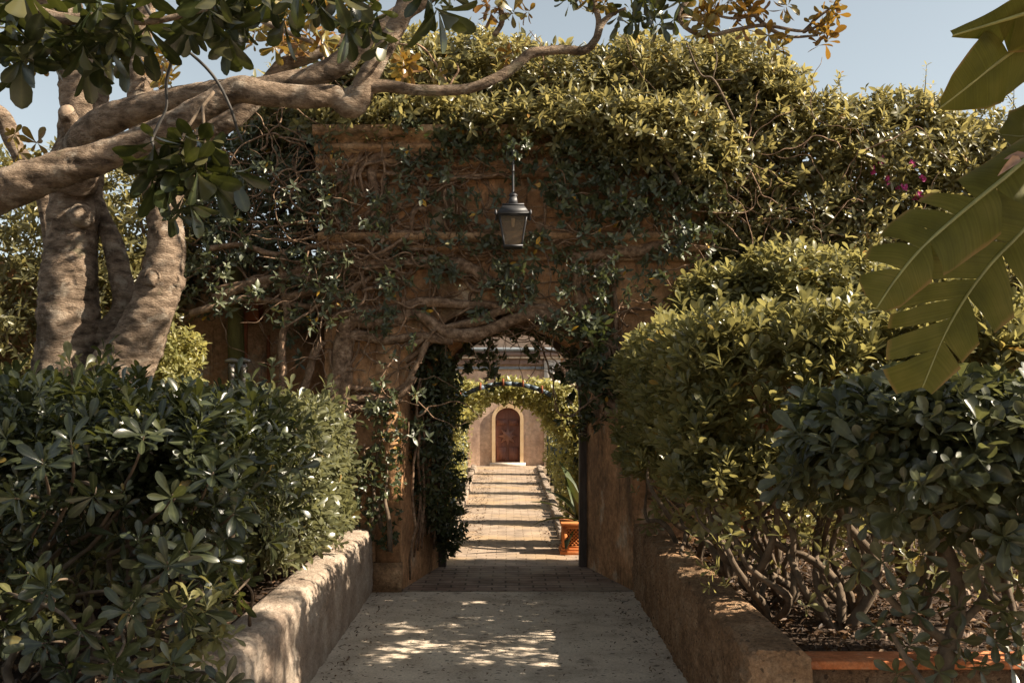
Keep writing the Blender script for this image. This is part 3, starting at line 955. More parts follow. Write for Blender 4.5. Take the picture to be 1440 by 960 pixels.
# climbers: one a side at each arch, thin over the crown
for k, y in enumerate(YS):
    grow = 1 + .012 * (y - 13.5)
    for sd, nm in ((-1, 'left'), (1, 'right')):
        hw, R = .93 * grow, 1.2 * grow
        X0 = sd * (hw + .12)
        t = thing('climbing_plant', f'sunlit leafy climber on the {nm} foot of the {ORD[k]} arch', 'climber', (X0, y, 0), 'climbers on the pergola arches')
        for q in range(3):
            g = G()
            xx = X0 + random.uniform(-.1, .1)
            tube(g, [(xx, y + random.uniform(-.15, .15), 0, .014), (xx + random.uniform(-.05, .05), y, .8, .012), (sd * hw, y, 1.6, .01), (sd * hw * .8, y, 1.95, .006), (sd * hw * .3, y, 2.2, .004)], 6, 4, 0, 1, .06)
            part('stem', g, M_stem, t)
        blobs = [((X0 + sd * .1, y, 1.15), (.3, .22, .8)), ((X0 + sd * .45, y, .95), (.42, .22, .85)), ((X0 + sd * .95, y, .9), (.5, .22, .9)), ((X0 + sd * .15, y - .05, .45), (.34, .26, .42)), ((sd * hw * .93, y + .05, 1.78), (.24, .24, .28)), ((sd * hw * .72, y, 2.0), (.3, .2, .2))]
        if k:
            blobs.append(((sd * hw * .3, y, 2.1), (.4, .16, .07)))
        else:
            blobs.append(((sd * hw * .3, y + .25, 2.1), (.42, .16, .11)))
        if k == 0 and sd == 1:
            del blobs[2:4]
        blobs = [(np.array(c), np.array(r)) for c, r in blobs]
        p, nr = blob_points(blobs, 2700 if k < 3 else 1700, .14, 2.4)
        p, nr = layers(p, nr, ((0, .9), (.12, .5)), .08)
        ok = (p[:, 2] > .15) & ~((k == 0) & (np.abs(p[:, 0]) < .62) & (p[:, 1] < y + .1) & (p[:, 2] > 1.9))
        p, nr = p[ok], nr[ok]
        g = G()
        rosettes(g, p, axes(nr, .7, .4, .8), .085, 4, 'lan3' if k < 2 else 'two', (35, 95), .5, .2, .1)
        part('foliage', g, M_bright, t)

# garden hedges behind the climbers on both sides of the garden path
for sd, nm in ((-1, 'left'), (1, 'right')):
    t = thing('garden_hedge', f'loose green planting behind the climbers along the {nm} kerb of the garden path', 'hedge', ((-2.4 if sd < 0 else 4.5), 20, 0), 'plantings beside the garden path')
    lo, hi = ((-3.2, 13.6, 0), (-1.5, 28.5, 1.9)) if sd < 0 else ((3.7, 13.2, 0), (5.4, 28.5, 1.9))
    p, nr = rbox_points(2600, lo, hi, .35, (1, 1, 1, .2, 0, 1), .25, 1.2)
    g = G(); rosettes(g, p, axes(nr, .6, .5, .7), .13, 5, 'lan3', (35, 95), .5)
    part('foliage', g, M_bright, t)
    for q in range(14):
        g = G()
        yy = 14 + q
        hx = (lo[0] + hi[0]) / 2
        tube(g, [(hx, yy, 0, .02), (hx + random.uniform(-.3, .3), yy + .2, .9, .014), (hx + random.uniform(-.5, .5), yy, 1.7, .006)], 6, 4, 0, 1, .1)
        part('stem', g, M_stem, t)

# ---------------------------------------------------------------- terracotta planter with strap leaves
PX0, PX1, PY0, PY1 = .70, 1.14, 12.72, 13.14
t = thing('terracotta_planter', 'square orange terracotta planter with lattice sides on the garden path behind the jamb', 'planter', ((PX0 + PX1) / 2, 12.93, 0))
bevel(part('base', G().box(PX0 - .02, PX1 + .02, PY0 - .02, PY1 + .02, 0.004, .05), M_terra, t, False), .008)
bevel(part('base', G().box(PX0 - .005, PX1 + .005, PY0 - .005, PY1 + .005, .051, .085), M_terra, t, False), .008)
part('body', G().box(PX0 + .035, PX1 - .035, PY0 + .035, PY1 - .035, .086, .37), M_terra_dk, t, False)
for (a0, a1, b0, b1, ax) in ((PX0 + .01, PX1 - .01, PY0 + .012, PY0 + .032, 'x'), (PY0 + .034, PY1 - .012, PX0 + .012, PX0 + .032, 'y'), (PY0 + .034, PY1 - .012, PX1 - .032, PX1 - .012, 'y')):
    g = G()
    z0, z1 = .086, .37

    def slab(u0, u1, w0, w1, off=0):
        if ax == 'x':
            g.box(u0, u1, b0 + off, b1 + off, w0, w1)
        else:
            g.box(b0 + off, b1 + off, u0, u1, w0, w1)
    m_ = .055
    slab(a0, a0 + m_, z0, z1); slab(a1 - m_, a1, z0, z1)
    slab(a0 + m_, a1 - m_, z0, z0 + .03); slab(a0 + m_, a1 - m_, z1 - .035, z1)
    # diagonal lattice
    uu0, uu1, ww0, ww1 = a0 + m_, a1 - m_, z0 + .03, z1 - .035
    st = .047
    for sg in (1, -1):
        for c in np.arange(-1.0, 1.5, st):
            # line w = ww0 + sg*(u-uu0) + c, clipped to the opening
            us = [u for u in np.linspace(uu0, uu1, 60) if ww0 <= ww0 + sg * (u - uu0) + c <= ww1]
            if len(us) < 2:
                continue
            ua, ub = us[0], us[-1]
            wa, wb = ww0 + sg * (ua - uu0) + c, ww0 + sg * (ub - uu0) + c
            h = .0085
            y0 = b0 + .004 + (.001 if sg > 0 else 0); y1 = b1 - .004 + (.001 if sg > 0 else 0)
            q = [(ua, wa - h), (ub, wb - h), (ub, wb + h), (ua, wa + h)]
            if ax == 'x':
                V = [(u, y0, w_) for u, w_ in q] + [(u, y1, w_) for u, w_ in q]
            else:
                V = [(y0, u, w_) for u, w_ in q] + [(y1, u, w_) for u, w_ in q]
            g.add(V, [(0, 1, 2, 3), (0, 4, 5, 1), (2, 6, 7, 3), (4, 7, 6, 5)])
    part('lattice_panel', g, M_terra, t, False)
bevel(part('rim', G().box(PX0 - .012, PX1 + .012, PY0 - .012, PY1 + .012, .371, .41), M_terra, t, False), .008)
pl = thing('strap_leaf_plant', 'dark strap leaved plant growing in the terracotta planter', 'plant', (.95, 12.93, .41))
for (ex, ey, ez, ln, w) in ((-1, -.1, .25, .6, .14), (-.5, -.6, -.35, .45, .13), (-.35, .2, .9, .6, .12), (-.1, -.2, 1, .75, .12), (-.75, .3, .7, .7, .12), (.3, -.2, 1, .9, .12), (.8, .1, .7, .7, .12), (.4, .5, .7, .7, .12), (-.15, .5, .9, .8, .12), (.6, -.5, .4, .6, .12), (-.05, .1, 1.1, .9, .11)):
    g = G()
    d = norm(np.array((ex, ey, ez)))[None]
    leaves(g, np.array([(.95 + ex * .05, 12.93 + ey * .05, .42)]), d, np.array((0, 0, 1.0))[None] + .01 - d * .0 + np.array((-ex * .2, -ey * .2, .3))[None], ln, w, 'strap', .32, .15)
    part('leaf', g, M_strap, pl)

# ---------------------------------------------------------------- lantern
LZ = 9.92
s = LZ / F
lc = W(721.5, 300, LZ)
lan = thing('lantern', 'black iron street lantern hanging in front of the gateway above the arch', 'lantern', (lc[0], LZ, EYE + (HY - 347) * s))
HH = lambda py: EYE + (HY - py) * s


def frustum(g, z0, h0, z1, h1):
    V = [(lc[0] + sx * h, LZ + sy * h, z) for z, h in ((z0, h0), (z1, h1)) for sx, sy in ((-1, -1), (1, -1), (1, 1), (-1, 1))]
    g.add(V, [(0, 3, 2, 1), (4, 5, 6, 7), (0, 1, 5, 4), (1, 2, 6, 5), (2, 3, 7, 6), (3, 0, 4, 7)])


ht, hb = 18.5 * s, 12 * s
zt, zb = HH(307), HH(346)
g = G()
for sx, sy in ((-1, -1), (1, -1), (1, 1), (-1, 1)):
    tube(g, [(lc[0] + sx * hb, LZ + sy * hb, zb, .009), (lc[0] + sx * (hb + ht) / 2, LZ + sy * (hb + ht) / 2, (zb + zt) / 2, .009), (lc[0] + sx * ht, LZ + sy * ht, zt, .009)], 6, 2)
frustum(g, zb - .02, hb + .008, zb, hb + .012)
frustum(g, zt, ht + .01, zt + .016, ht + .012)
part('frame', g, M_iron, lan, False)
for sx, sy in ((0, -1), (0, 1), (-1, 0), (1, 0)):
    g = G()
    def pt(a, h, z, off):
        o = h - off
        return (lc[0] + (sx * o if sx else a * h * .96), LZ + (sy * o if sy else a * h * .96), z)
    V = [pt(-1, hb, zb, .003), pt(1, hb, zb, .003), pt(1, ht, zt, .003), pt(-1, ht, zt, .003)] + [pt(-1, hb, zb, .006), pt(1, hb, zb, .006), pt(1, ht, zt, .006), pt(-1, ht, zt, .006)]
    g.add(V, [(0, 1, 2, 3), (4, 7, 6, 5)])
    part('pane', g, M_glass, lan, False)
g = G()
frustum(g, zt + .017, 24 * s, HH(303), 24.5 * s)
frustum(g, HH(303), 22.5 * s, HH(291), 14.5 * s)
frustum(g, HH(291), 15.2 * s, HH(289), 15.2 * s)
frustum(g, HH(289), 7 * s, HH(276), 4.5 * s)
for sx, sy in ((-1, -1), (1, -1), (1, 1), (-1, 1)):
    frustum_c = (lc[0] + sx * 24 * s, LZ + sy * 24 * s)
    tube(g, [(*frustum_c, HH(306), .012), (*frustum_c, HH(303), .015), (*frustum_c, HH(299), .006)], 6, 2)
part('roof', g, M_iron, lan, False)
g = G()
tube(g, [(lc[0], LZ, HH(277), .03), (lc[0], LZ, HH(275), .046), (lc[0], LZ, HH(272), .03), (lc[0], LZ, HH(270), .014), (lc[0], LZ, HH(262), .012), (lc[0], LZ, HH(243), .012), (lc[0], LZ, HH(241), .022), (lc[0], LZ, HH(239), .012), (lc[0], LZ, HH(220), .013), (lc[0], LZ, HH(204), .018)], 8, 3)
tube(g, [(lc[0], LZ - .02, HH(205), .016), (lc[0], LZ + .1, HH(202), .016), (lc[0], LZ + .3, HH(205), .016), (lc[0], ZF - .01, HH(210), .02)], 8, 3)
part('bracket', g, M_iron, lan)
g = G()
tube(g, [(lc[0], LZ, HH(306), .02), (lc[0], LZ, HH(311), .022), (lc[0], LZ, HH(315), .018), (lc[0], LZ, HH(319), .012)], 10, 3)
part('lamp_holder', g, M_socket, lan)

# ---------------------------------------------------------------- bits at the left garden wall
PZ = 10.6
s = PZ / F
b = W(335, 520, PZ)
g = G()
P = [(b[0], PZ, .4, .085), (b[0] + .01, PZ, 1.4, .085), (b[0] - .02, PZ, 2.4, .09), (b[0] - .03, PZ, EYE + (HY - 372) * s, .075)]
tube(g, P, 9, 8, .12, 4)
solo('wooden_post', g, M_moss, 'mossy greenish old post leaning on the stained wall left of the gateway', 'post', (b[0], PZ, .45))
t = thing('meter_box', 'small rusty red iron box with a pipe on the wall beside the mossy post', 'box', W(356, 440, PZ + .1))
c = W(356, 438, 10.78)
g = G(); g.box(c[0] - .075, c[0] + .075, 10.72, 10.94, c[2] - .1, c[2] + .1)
bevel(part('case', g, M_rusty, t, False), .012)
g = G(); tube(g, [(c[0] - .11, 10.88, .5, .022), (c[0] - .11, 10.88, 1.6, .022), (c[0] - .105, 10.88, c[2] + .25, .022)], 8, 4)
part('pipe', g, M_rusty, t)
g = G(); tube(g, [(c[0] + .14, 10.88, .5, .02), (c[0] + .15, 10.88, 1.6, .02), (c[0] + .14, 10.88, c[2] - .25, .02)], 8, 4)
part('pipe', g, M_rusty, t)
for (px, lab) in ((326, 'slim grey'), (343, 'grey')):
    c = W(px, 520, 10.35)
    t = thing('water_tap', f'{lab} garden tap on its standpipe {"nearer the mossy post" if px < 330 else "nearer the rusty box"} above the hedge', 'tap', (c[0], 10.35, .5), 'garden taps by the wall')
    g = G(); tube(g, [(c[0], 10.35, .45, .03), (c[0], 10.35, c[2] - .1, .032), (c[0], 10.35, c[2] + .02, .04), (c[0], 10.35, c[2] + .06, .03)], 10, 3)
    part('standpipe', g, M_pipe, t)
    g = G(); tube(g, [(c[0] - .07, 10.35, c[2] + .09, .018), (c[0], 10.35, c[2] + .1, .026), (c[0] + .07, 10.35, c[2] + .09, .018)], 8, 3)
    part('handle', g, M_pipe, t)
    g = G(); tube(g, [(c[0], 10.33, c[2], .022), (c[0] + .04, 10.22, c[2], .022), (c[0] + .05, 10.18, c[2] - .08, .02)], 8, 3)
    part('spout', g, M_pipe, t)


# ---------------------------------------------------------------- foliage on top of the wall
def foliage_thing(name, label, cat, blobs, n, size, mat, nl=6, prof='lan4', amp=.18, f=1.3, loc=None, stems=6, depth=((0, 1), (.16, .8), (.34, .5)), up=.45, ratio=.36, group=None, base=None, sprigs=0, keep=None, jit=.08):
    loc = blobs[0][0] if loc is None else loc
    t = thing(name, label, cat, loc, group)
    p, nr = blob_points(blobs, n, amp, f)
    p, nr = layers(p, nr, depth, jit)
    if keep is not None:
        ok = keep(p); p, nr = p[ok], nr[ok]
    g = G()
    rosettes(g, p, axes(nr, .7, up, .6), size * (.8 + .4 * rg.random(len(p))), nl, prof, (30, 95), ratio)
    if sprigs:
        top = p[rg.choice(len(p), sprigs)]
        for q in top:
            d = norm(np.array((rg.normal() * .4, rg.normal() * .3, 1.0)))
            L = .12 + .28 * rg.random()
            m = 7
            tt = np.linspace(.2, 1, m)[:, None]
            rosettes(g, q + d * L * tt, np.repeat(d[None], m, 0), size * .7, 3, prof, (30, 90), ratio)
    part('foliage', g, mat, t)
    for i in range(stems):
        gs = G()
        c, r = blobs[i % len(blobs)]
        b0 = np.array((c[0] + random.uniform(-.5, .5) * r[0], c[1] + random.uniform(-.2, .2), c[2] - r[2] * 1.0 if base is None else base))
        e = c + np.array((random.uniform(-.7, .7) * r[0], random.uniform(-.5, .5) * r[1], random.uniform(.1, .8) * r[2]))
        mid = (b0 + e) / 2 + np.array((random.uniform(-.15, .15), 0, random.uniform(-.1, .1)))
        tube(gs, [(*b0, .028), (*mid, .02), (*e, .006)], 7, 6, .15, 8, .12)
        part('stem', gs, M_stem, t)
    return t


foliage_thing('wall_hedge', 'bushy hedge sprouting along the top of the gateway above the upper cornice', 'hedge',
              [pblob(425, 175, 11.2, 85, 65, .6), pblob(560, 125, 11.0, 110, 70, .75), pblob(680, 128, 11.1, 110, 70, .75), pblob(800, 145, 11.0, 110, 62, .75), pblob(920, 135, 11.0, 110, 72, .75), pblob(1025, 135, 11.1, 80, 75, .7), pblob(480, 165, 10.3, 60, 22, .2), pblob(580, 160, 10.25, 80, 22, .22), pblob(700, 168, 10.2, 80, 26, .25), pblob(790, 172, 10.15, 70, 32, .28), pblob(880, 180, 10.15, 80, 42, .28), pblob(965, 205, 10.2, 60, 60, .25)],
              6400, .115, M_wallhedge, 6, stems=16, sprigs=60)
foliage_thing('climbing_shrub', 'sunlit leafy mass over the wall right of the gateway with magenta flowers', 'shrub',
              [pblob(1075, 215, 10.7, 85, 110, .45), pblob(1160, 245, 10.75, 110, 105, .5), pblob(1270, 240, 10.8, 120, 105, .5), pblob(1400, 260, 10.8, 130, 100, .5), pblob(1540, 260, 10.8, 130, 100, .5), pblob(1090, 325, 10.5, 130, 80, .35), pblob(1250, 350, 10.5, 130, 80, .35), pblob(1400, 370, 10.5, 130, 80, .35), pblob(1010, 270, 10.4, 50, 100, .25)],
              6000, .115, M_wallhedge, 6, stems=18, sprigs=50)
cs = [o for o in COL.objects if o.name.startswith('climbing_shrub')][0]
g = G()
P = np.array([W(px, py, z) for px, py, z in ((1225, 240, 10.3), (1250, 255, 10.3), (1283, 230, 10.3), (1270, 262, 10.3), (1240, 228, 10.3), (1297, 250, 10.3), (1290, 275, 10.3))])
for q in P:
    C = q + rg.normal(size=(5, 3)) * .02
    g = G()
    rosettes(g, C, np.repeat(np.array((0, -1.0, .3))[None], 5, 0), .034, 4, 'lan3', (40, 90), .8)
    part('flower', g, M_flower, cs)

for (xa, ya, xb, yb) in ((1288, 175, 1303, 92), (1275, 180, 1268, 120), (1180, 160, 1178, 105), (1415, 190, 1426, 120), (1436, 170, 1405, 120)):
    a_, b_ = W(xa, ya, 10.6), W(xb, yb, 10.6)
    g = G()
    m_ = (a_ + b_) / 2 + np.array((.03, 0, 0))
    tube(g, [(*a_, .008), (*m_, .006), (*b_, .002)], 6, 5)
    tt_ = np.linspace(.25, 1, 9)[:, None]
    rosettes(g, a_ * (1 - tt_) + b_ * tt_, norm(np.repeat((b_ - a_)[None], 9, 0)), .06, 3, 'lan3', (35, 75), .32)
    part('shoot', g, M_wallhedge, cs)
foliage_thing('climbing_shrub', 'dark tangled foliage hanging from the wall top between the tree trunks and the gateway', 'shrub',
              [pblob(300, 260, 11.4, 60, 90, .3), pblob(395, 265, 10.9, 75, 95, .35), pblob(290, 370, 11.0, 70, 50, .25), pblob(440, 230, 10.7, 50, 70, .2)],
              1900, .1, M_vine, 5, stems=14, depth=((0, .8), (.14, .4)))
foliage_thing('background_hedge', 'olive green hedge behind the magnolia trunks by the garden wall', 'hedge',
              [pblob(-40, 330, 10.6, 140, 120, .6), pblob(110, 300, 10.6, 120, 95, .6), pblob(210, 340, 10.5, 60, 110, .45), pblob(30, 460, 10.3, 170, 130, .5), pblob(180, 470, 10.3, 80, 120, .4), pblob(-200, 380, 10.6, 140, 180, .6)],
              3600, .1, M_wallhedge, 5, stems=12, sprigs=40)
foliage_thing('small_shrub', 'small bright green shrub lit by sun just right of the magnolia trunk', 'shrub',
              [pblob(248, 510, 9.9, 42, 48, .3), pblob(230, 545, 9.8, 50, 40, .3)], 520, .08, M_bright, 6, stems=5, base=.5)
foliage_thing('tall_shrub', 'rounded pittosporum with sunlit top standing behind the long right hedge', 'shrub',
              [pblob(1030, 425, 9.95, 75, 45, .45), pblob(1110, 405, 9.9, 85, 50, .5), pblob(1190, 415, 9.85, 70, 48, .5), pblob(1290, 425, 9.9, 80, 50, .5)],
              1700, .12, M_pit_lit, 8, 'obo4', amp=.1, stems=8, base=.5, up=.8)

# ---------------------------------------------------------------- vines on the gateway
def vstem(parent, P, z=ZF - .03, per=6, name='stem'):
    g = G()
    rows = []
    for i, q in enumerate(P):
        zz = q[3] if len(q) > 3 else z
        w = W(q[0], q[1], zz)
        rows.append((*w, q[2] * zz / F * 1.12))
    tube(g, rows, 9, per, .3, 14, .075)
    return part(name, g, M_vstem, parent)


def tangle(g, n, x0, x1, y0, y1, z=(ZF - .14, ZF - .02), steps=(6, 15), r=(.004, .014), horiz=.6):
    for _ in range(n):
        p = W(random.uniform(x0, x1), random.uniform(y0, y1), random.uniform(*z))
        a = random.choice((0, math.pi)) + random.gauss(0, .5) if random.random() < horiz else random.uniform(0, 6.28)
        rr = random.uniform(*r)
        rows = []
        ns = random.randint(*steps)
        for k in range(ns):
            rows.append((*p, rr * (1 - .7 * k / ns)))
            a += random.gauss(0, .42)
            p = p + np.array((math.cos(a) * .085, random.uniform(-.03, .03), math.sin(a) * .085))
            p[1] = min(max(p[1], z[0] - .05), z[1])
        tube(g, rows, 5, 3, 0, 1, 0)


def scatter(g, n, regions, z, size, nl=5, prof='lan4', axis=(0, -1, -.1), ratio=.4, spread=.7, clump=4, cr=.06):
    """clumps of leaves hung on the wall inside pixel regions"""
    tot = sum(w for *_, w in regions)
    C = []
    for (x0, x1, y0, y1, w) in regions:
        for _ in range(int(n * w / tot)):
            c = W(random.uniform(x0, x1), random.uniform(y0, y1), random.uniform(*z))
            for _ in range(clump):
                C.append(c + np.array((random.gauss(0, cr), random.gauss(0, cr * .5), random.gauss(0, cr))))
    C = np.array(C)
    A = np.array(axis)[None] + rg.normal(size=(len(C), 3)) * spread
    rosettes(g, C, A, size * (.7 + .5 * rg.random(len(C))), nl, prof, (35, 95), ratio)


ZV = ZF - .05
vine = thing('woody_vine', 'old woody vine with thick root-like stems covering the left of the gateway and the arch', 'vine', W(470, 700, ZV))
LV = [
    [(478, 840, 9), (476, 700, 10), (470, 600, 10), (474, 520, 10), (482, 470, 10), (500, 452, 9), (520, 455, 9), (560, 448, 9), (590, 442, 8), (640, 470, 9), (690, 462, 8), (740, 445, 7), (800, 452, 5)],
    [(490, 760, 8), (490, 640, 8), (487, 560, 8), (486, 490, 8), (500, 473, 8), (540, 478, 6), (580, 472, 6), (640, 478, 6)],
    [(465, 445, 6), (500, 438, 7), (560, 434, 6), (600, 425, 7), (650, 424, 6), (700, 428, 5), (760, 440, 5), (840, 470, 4)],
    [(380, 395, 5), (430, 378, 6), (480, 372, 7), (540, 370, 7), (600, 372, 6), (650, 376, 9), (690, 392, 6)],
    [(300, 420, 7), (360, 398, 6), (420, 390, 7), (470, 384, 7), (530, 377, 6), (590, 365, 5), (640, 368, 5)],
    [(395, 418, 6), (440, 408, 6), (470, 416, 6), (490, 408, 5), (520, 392, 4), (570, 372, 4)],
    [(290, 350, 4), (340, 345, 4), (390, 360, 4), (450, 345, 4), (500, 352, 3)],
    [(270, 440, 5), (320, 425, 5), (380, 420, 4), (430, 430, 4), (470, 420, 3)],
    [(300, 405, 4), (340, 400, 4), (380, 402, 4)],
    [(450, 200, 3), (480, 222, 4), (520, 228, 3), (560, 235, 3), (600, 230, 3)],
    [(455, 330, 4), (475, 300, 4), (480, 260, 4), (470, 220, 3), (460, 190, 3)],
    [(470, 262, 3), (500, 240, 5), (530, 220, 6), (570, 207, 7), (590, 192, 8), (605, 178, 8), (600, 165, 9)],
    [(532, 345, 4), (528, 300, 5), (530, 270, 6), (524, 235, 6), (560, 205, 5)],
    [(600, 192, 6), (618, 205, 6), (628, 225, 5), (632, 260, 4), (634, 300, 3)],
    [(590, 300, 4), (592, 270, 4), (588, 252, 4), (610, 240, 3)],
    [(462, 592, 5), (480, 572, 5), (510, 575, 5), (545, 568, 5), (566, 560, 4)],
    [(470, 570, 4), (500, 562, 5), (540, 560, 5), (566, 552, 5), (580, 530, 4)],
    [(460, 552, 4), (480, 546, 4), (510, 548, 3), (560, 546, 3), (582, 515, 4), (600, 480, 4)],
    [(455, 480, 4), (440, 500, 5), (430, 540, 5), (424, 600, 5), (422, 660, 5)],
    [(400, 350, 5), (396, 400, 5), (402, 460, 5), (396, 530, 5), (398, 600, 6)],
]
for P in LV:
    vstem(vine, P, ZV)
# bundle of roots along the underside of the arch
for i in range(13):
    f_ = i / 12
    zz = ZF - .06 + f_ * .75
    y0 = random.uniform(-8, 8)
    P = [(560, 500 + y0, 5, zz), (610, 470 + y0, 5, zz), (660, 458 + y0 + 6 * f_, 6, zz), (712, 446 + y0 + 8 * f_, 6, zz), (770, 446 + y0 + 8 * f_, 5, zz), (830, 470 + y0, 4, zz), (868, 505, 3, zz)]
    P = [(a + random.uniform(-12, 12), b_ + random.uniform(-7, 7), r_ * random.uniform(.5, 1.1), z_) for a, b_, r_, z_ in P]
    vstem(vine, P)
g = G()
tangle(g, 150, 270, 480, 180, 440, (10.3, 10.8))
tangle(g, 40, 430, 490, 170, 420, (10.15, 10.35))
tangle(g, 120, 440, 700, 170, 400)
tangle(g, 50, 440, 660, 170, 345, r=(.012, .03), steps=(8, 18))
tangle(g, 45, 400, 700, 340, 420, r=(.01, .028), horiz=.9)
tangle(g, 50, 450, 600, 400, 640)
tangle(g, 80, 580, 860, 405, 470, (ZF - .1, ZF + .3), r=(.005, .016), horiz=1)
part('twigs', g, M_vstem, vine)
g = G()
scatter(g, 135, [(440, 720, 200, 350, 1.2), (440, 600, 350, 460, .5), (600, 720, 340, 440, .4), (470, 600, 460, 640, .3), (560, 700, 150, 250, .4), (700, 760, 360, 420, .35)], (ZF - .26, ZF - .1), .085, 5, 'lan4', clump=4)
scatter(g, 120, [(270, 440, 220, 420, 1), (265, 440, 330, 440, .6), (390, 440, 420, 520, .2), (425, 490, 165, 420, .5)], (10.1, 10.5), .085, 5)
part('foliage', g, M_vine, vine)

vr = thing('climbing_vine', 'dark ivy and grey leaved climber trailing over the gateway right of the lantern', 'vine', W(880, 600, ZV))
RV = [
    [(800, 360, 6), (850, 357, 7), (900, 350, 8), (950, 340, 7), (1000, 330, 6)],
    [(868, 560, 6), (862, 520, 6), (830, 460, 6), (815, 420, 6), (810, 375, 5), (806, 350, 4)],
    [(828, 455, 4), (820, 410, 4), (814, 370, 4)],
    [(815, 402, 3), (840, 390, 4), (852, 372, 4), (862, 366, 3)],
    [(812, 385, 3), (840, 376, 3), (870, 366, 3)],
    [(865, 500, 4), (862, 460, 3), (864, 400, 3)],
    [(835, 470, 3), (860, 488, 4), (880, 505, 4), (905, 540, 5), (910, 600, 5), (912, 700, 5)],
    [(780, 350, 3), (800, 310, 3), (830, 290, 4), (850, 250, 4), (890, 215, 4), (888, 180, 4)],
    [(960, 270, 4), (955, 220, 4), (975, 180, 5)],
    [(760, 330, 2), (764, 290, 2), (768, 250, 2)],
    [(846, 578, 5), (870, 575, 6), (880, 555, 6), (875, 520, 5)],
    [(850, 560, 4), (880, 580, 5), (900, 590, 5)],
    [(905, 210, 2), (925, 222, 2), (950, 240, 2)],
]
for P in RV:
    vstem(vr, P, ZV)
g = G()
tangle(g, 105, 740, 1000, 170, 360, (ZF - .2, ZF - .02), r=(.003, .012))
tangle(g, 60, 960, 1230, 200, 380, (10.1, 10.5), r=(.003, .01))
tangle(g, 24, 790, 900, 380, 560)
part('twigs', g, M_vstem, vr)
g = G()
scatter(g, 150, [(740, 1000, 190, 345, 1), (870, 1010, 180, 350, .9), (780, 870, 170, 260, .3), (800, 1000, 340, 400, .25), (755, 850, 360, 470, .5), (840, 960, 380, 420, .2)], (ZF - .3, ZF - .1), .085, 5, 'lan4', clump=4)
part('foliage', g, M_vine, vr)
g = G()
scatter(g, 95, [(730, 1000, 165, 300, 1), (950, 1010, 180, 340, .5), (560, 700, 165, 205, .25)], (ZF - .32, ZF - .2), .075, 3, 'ivy3', (0, -1, .2), .95, .5, 5)
scatter(g, 5, [(706, 738, 190, 225, 1)], (9.75, 9.85), .06, 3, 'ivy3', (0, -1, .2), .95, .5, 4, .03)
part('ivy_foliage', g, M_ivy, vr)

# hanging ivy: left side of the passage, and the lintel of the rear opening
iv = thing('hanging_ivy', 'thick dark ivy clothing the left side of the arched passage down to the bricks', 'ivy', (-.9, 11.2, 0))
for q in range(12):
    g = G()
    y = 10.5 + .11 * q
    x = ARCH_L + (REAR_L - ARCH_L) * (y - ZF) / (ZR - ZF) + .05
    tube(g, [(x, y, random.uniform(.1, .5), .012), (x + .06, y + random.uniform(-.15, .15), 1.0, .016), (x + .05, y + random.uniform(-.2, .2), 1.7, .014), (x + .12, y, 2.2, .01)], 6, 5, .2, 12, .1)
    part('stem', g, M_vstem, iv)
blobs = [pblob(590, 600, 11.0, 30, 70, .45), pblob(605, 660, 11.2, 28, 80, .5), pblob(622, 700, 11.55, 25, 60, .3), pblob(600, 540, 11.0, 35, 50, .4), pblob(625, 560, 11.6, 25, 50, .25), pblob(628, 745, 11.6, 22, 32, .22), pblob(585, 500, 10.7, 40, 40, .25)]
p, nr = blob_points(blobs, 1500, .1, 2.5)
p, nr = layers(p, nr, ((0, 1), (.1, .6)), .06)
g = G(); rosettes(g, p, axes(nr, .7, -.1, .7), .085, 5, 'lan4', (35, 100), .42)
for (px, py, z) in ((640, 690, 11.4), (650, 715, 11.4), (655, 672, 11.3), (638, 770, 11.5), (632, 782, 11.5), (648, 640, 11.5), (652, 600, 11.5)):
    C = W(px, py, z) + rg.normal(size=(5, 3)) * .03
    rosettes(g, C, np.array((.4, -.3, -.4))[None] + rg.normal(size=(5, 3)) * .5, .085, 5, 'lan4', (30, 90), .45)
part('foliage', g, M_ivy, iv)

il = thing('hanging_ivy', 'dark ivy fringe dangling from the arch at the top and right of the opening', 'ivy', W(740, 470, 11.3))
g = G()
scatter(g, 74, [(640, 700, 500, 545, .5), (655, 715, 472, 498, .4), (720, 800, 455, 478, .6), (785, 840, 480, 530, .9), (795, 840, 520, 600, .8), (800, 870, 460, 500, .5), (740, 765, 490, 506, .12), (660, 685, 505, 522, .12), (810, 826, 590, 640, .15)], (11.0, 11.7), .085, 4, 'ivy3', (0, -.6, -.7), .7, .5, 4, .05)
scatter(g, 50, [(810, 880, 430, 560, 1), (840, 900, 520, 570, .5)], (10.1, 10.5), .1, 6, 'lan4', clump=4)
part('foliage', g, M_ivy, il)
for q in range(20):
    g = G()
    if q < 10:
        tangle(g, 1, 640, 840, 450, 476, (11.0, 11.7), r=(.003, .008))
    else:
        tangle(g, 1, 810, 880, 470, 560, (10.2, 10.5), r=(.004, .01))
    part('twig', g, M_vstem, il)

# weedy ivy at the foot of the left jamb
foliage_thing('creeping_plant', 'dark creeping plant climbing the wall face beside the left jamb', 'creeper',
              [pblob(510, 690, 10.25, 30, 50, .1), pblob(545, 660, 10.25, 15, 110, .06)], 420, .05, M_ivy, 4, 'ivy3', .05, 3, stems=4, depth=((0, 1),), ratio=.8, base=.5)

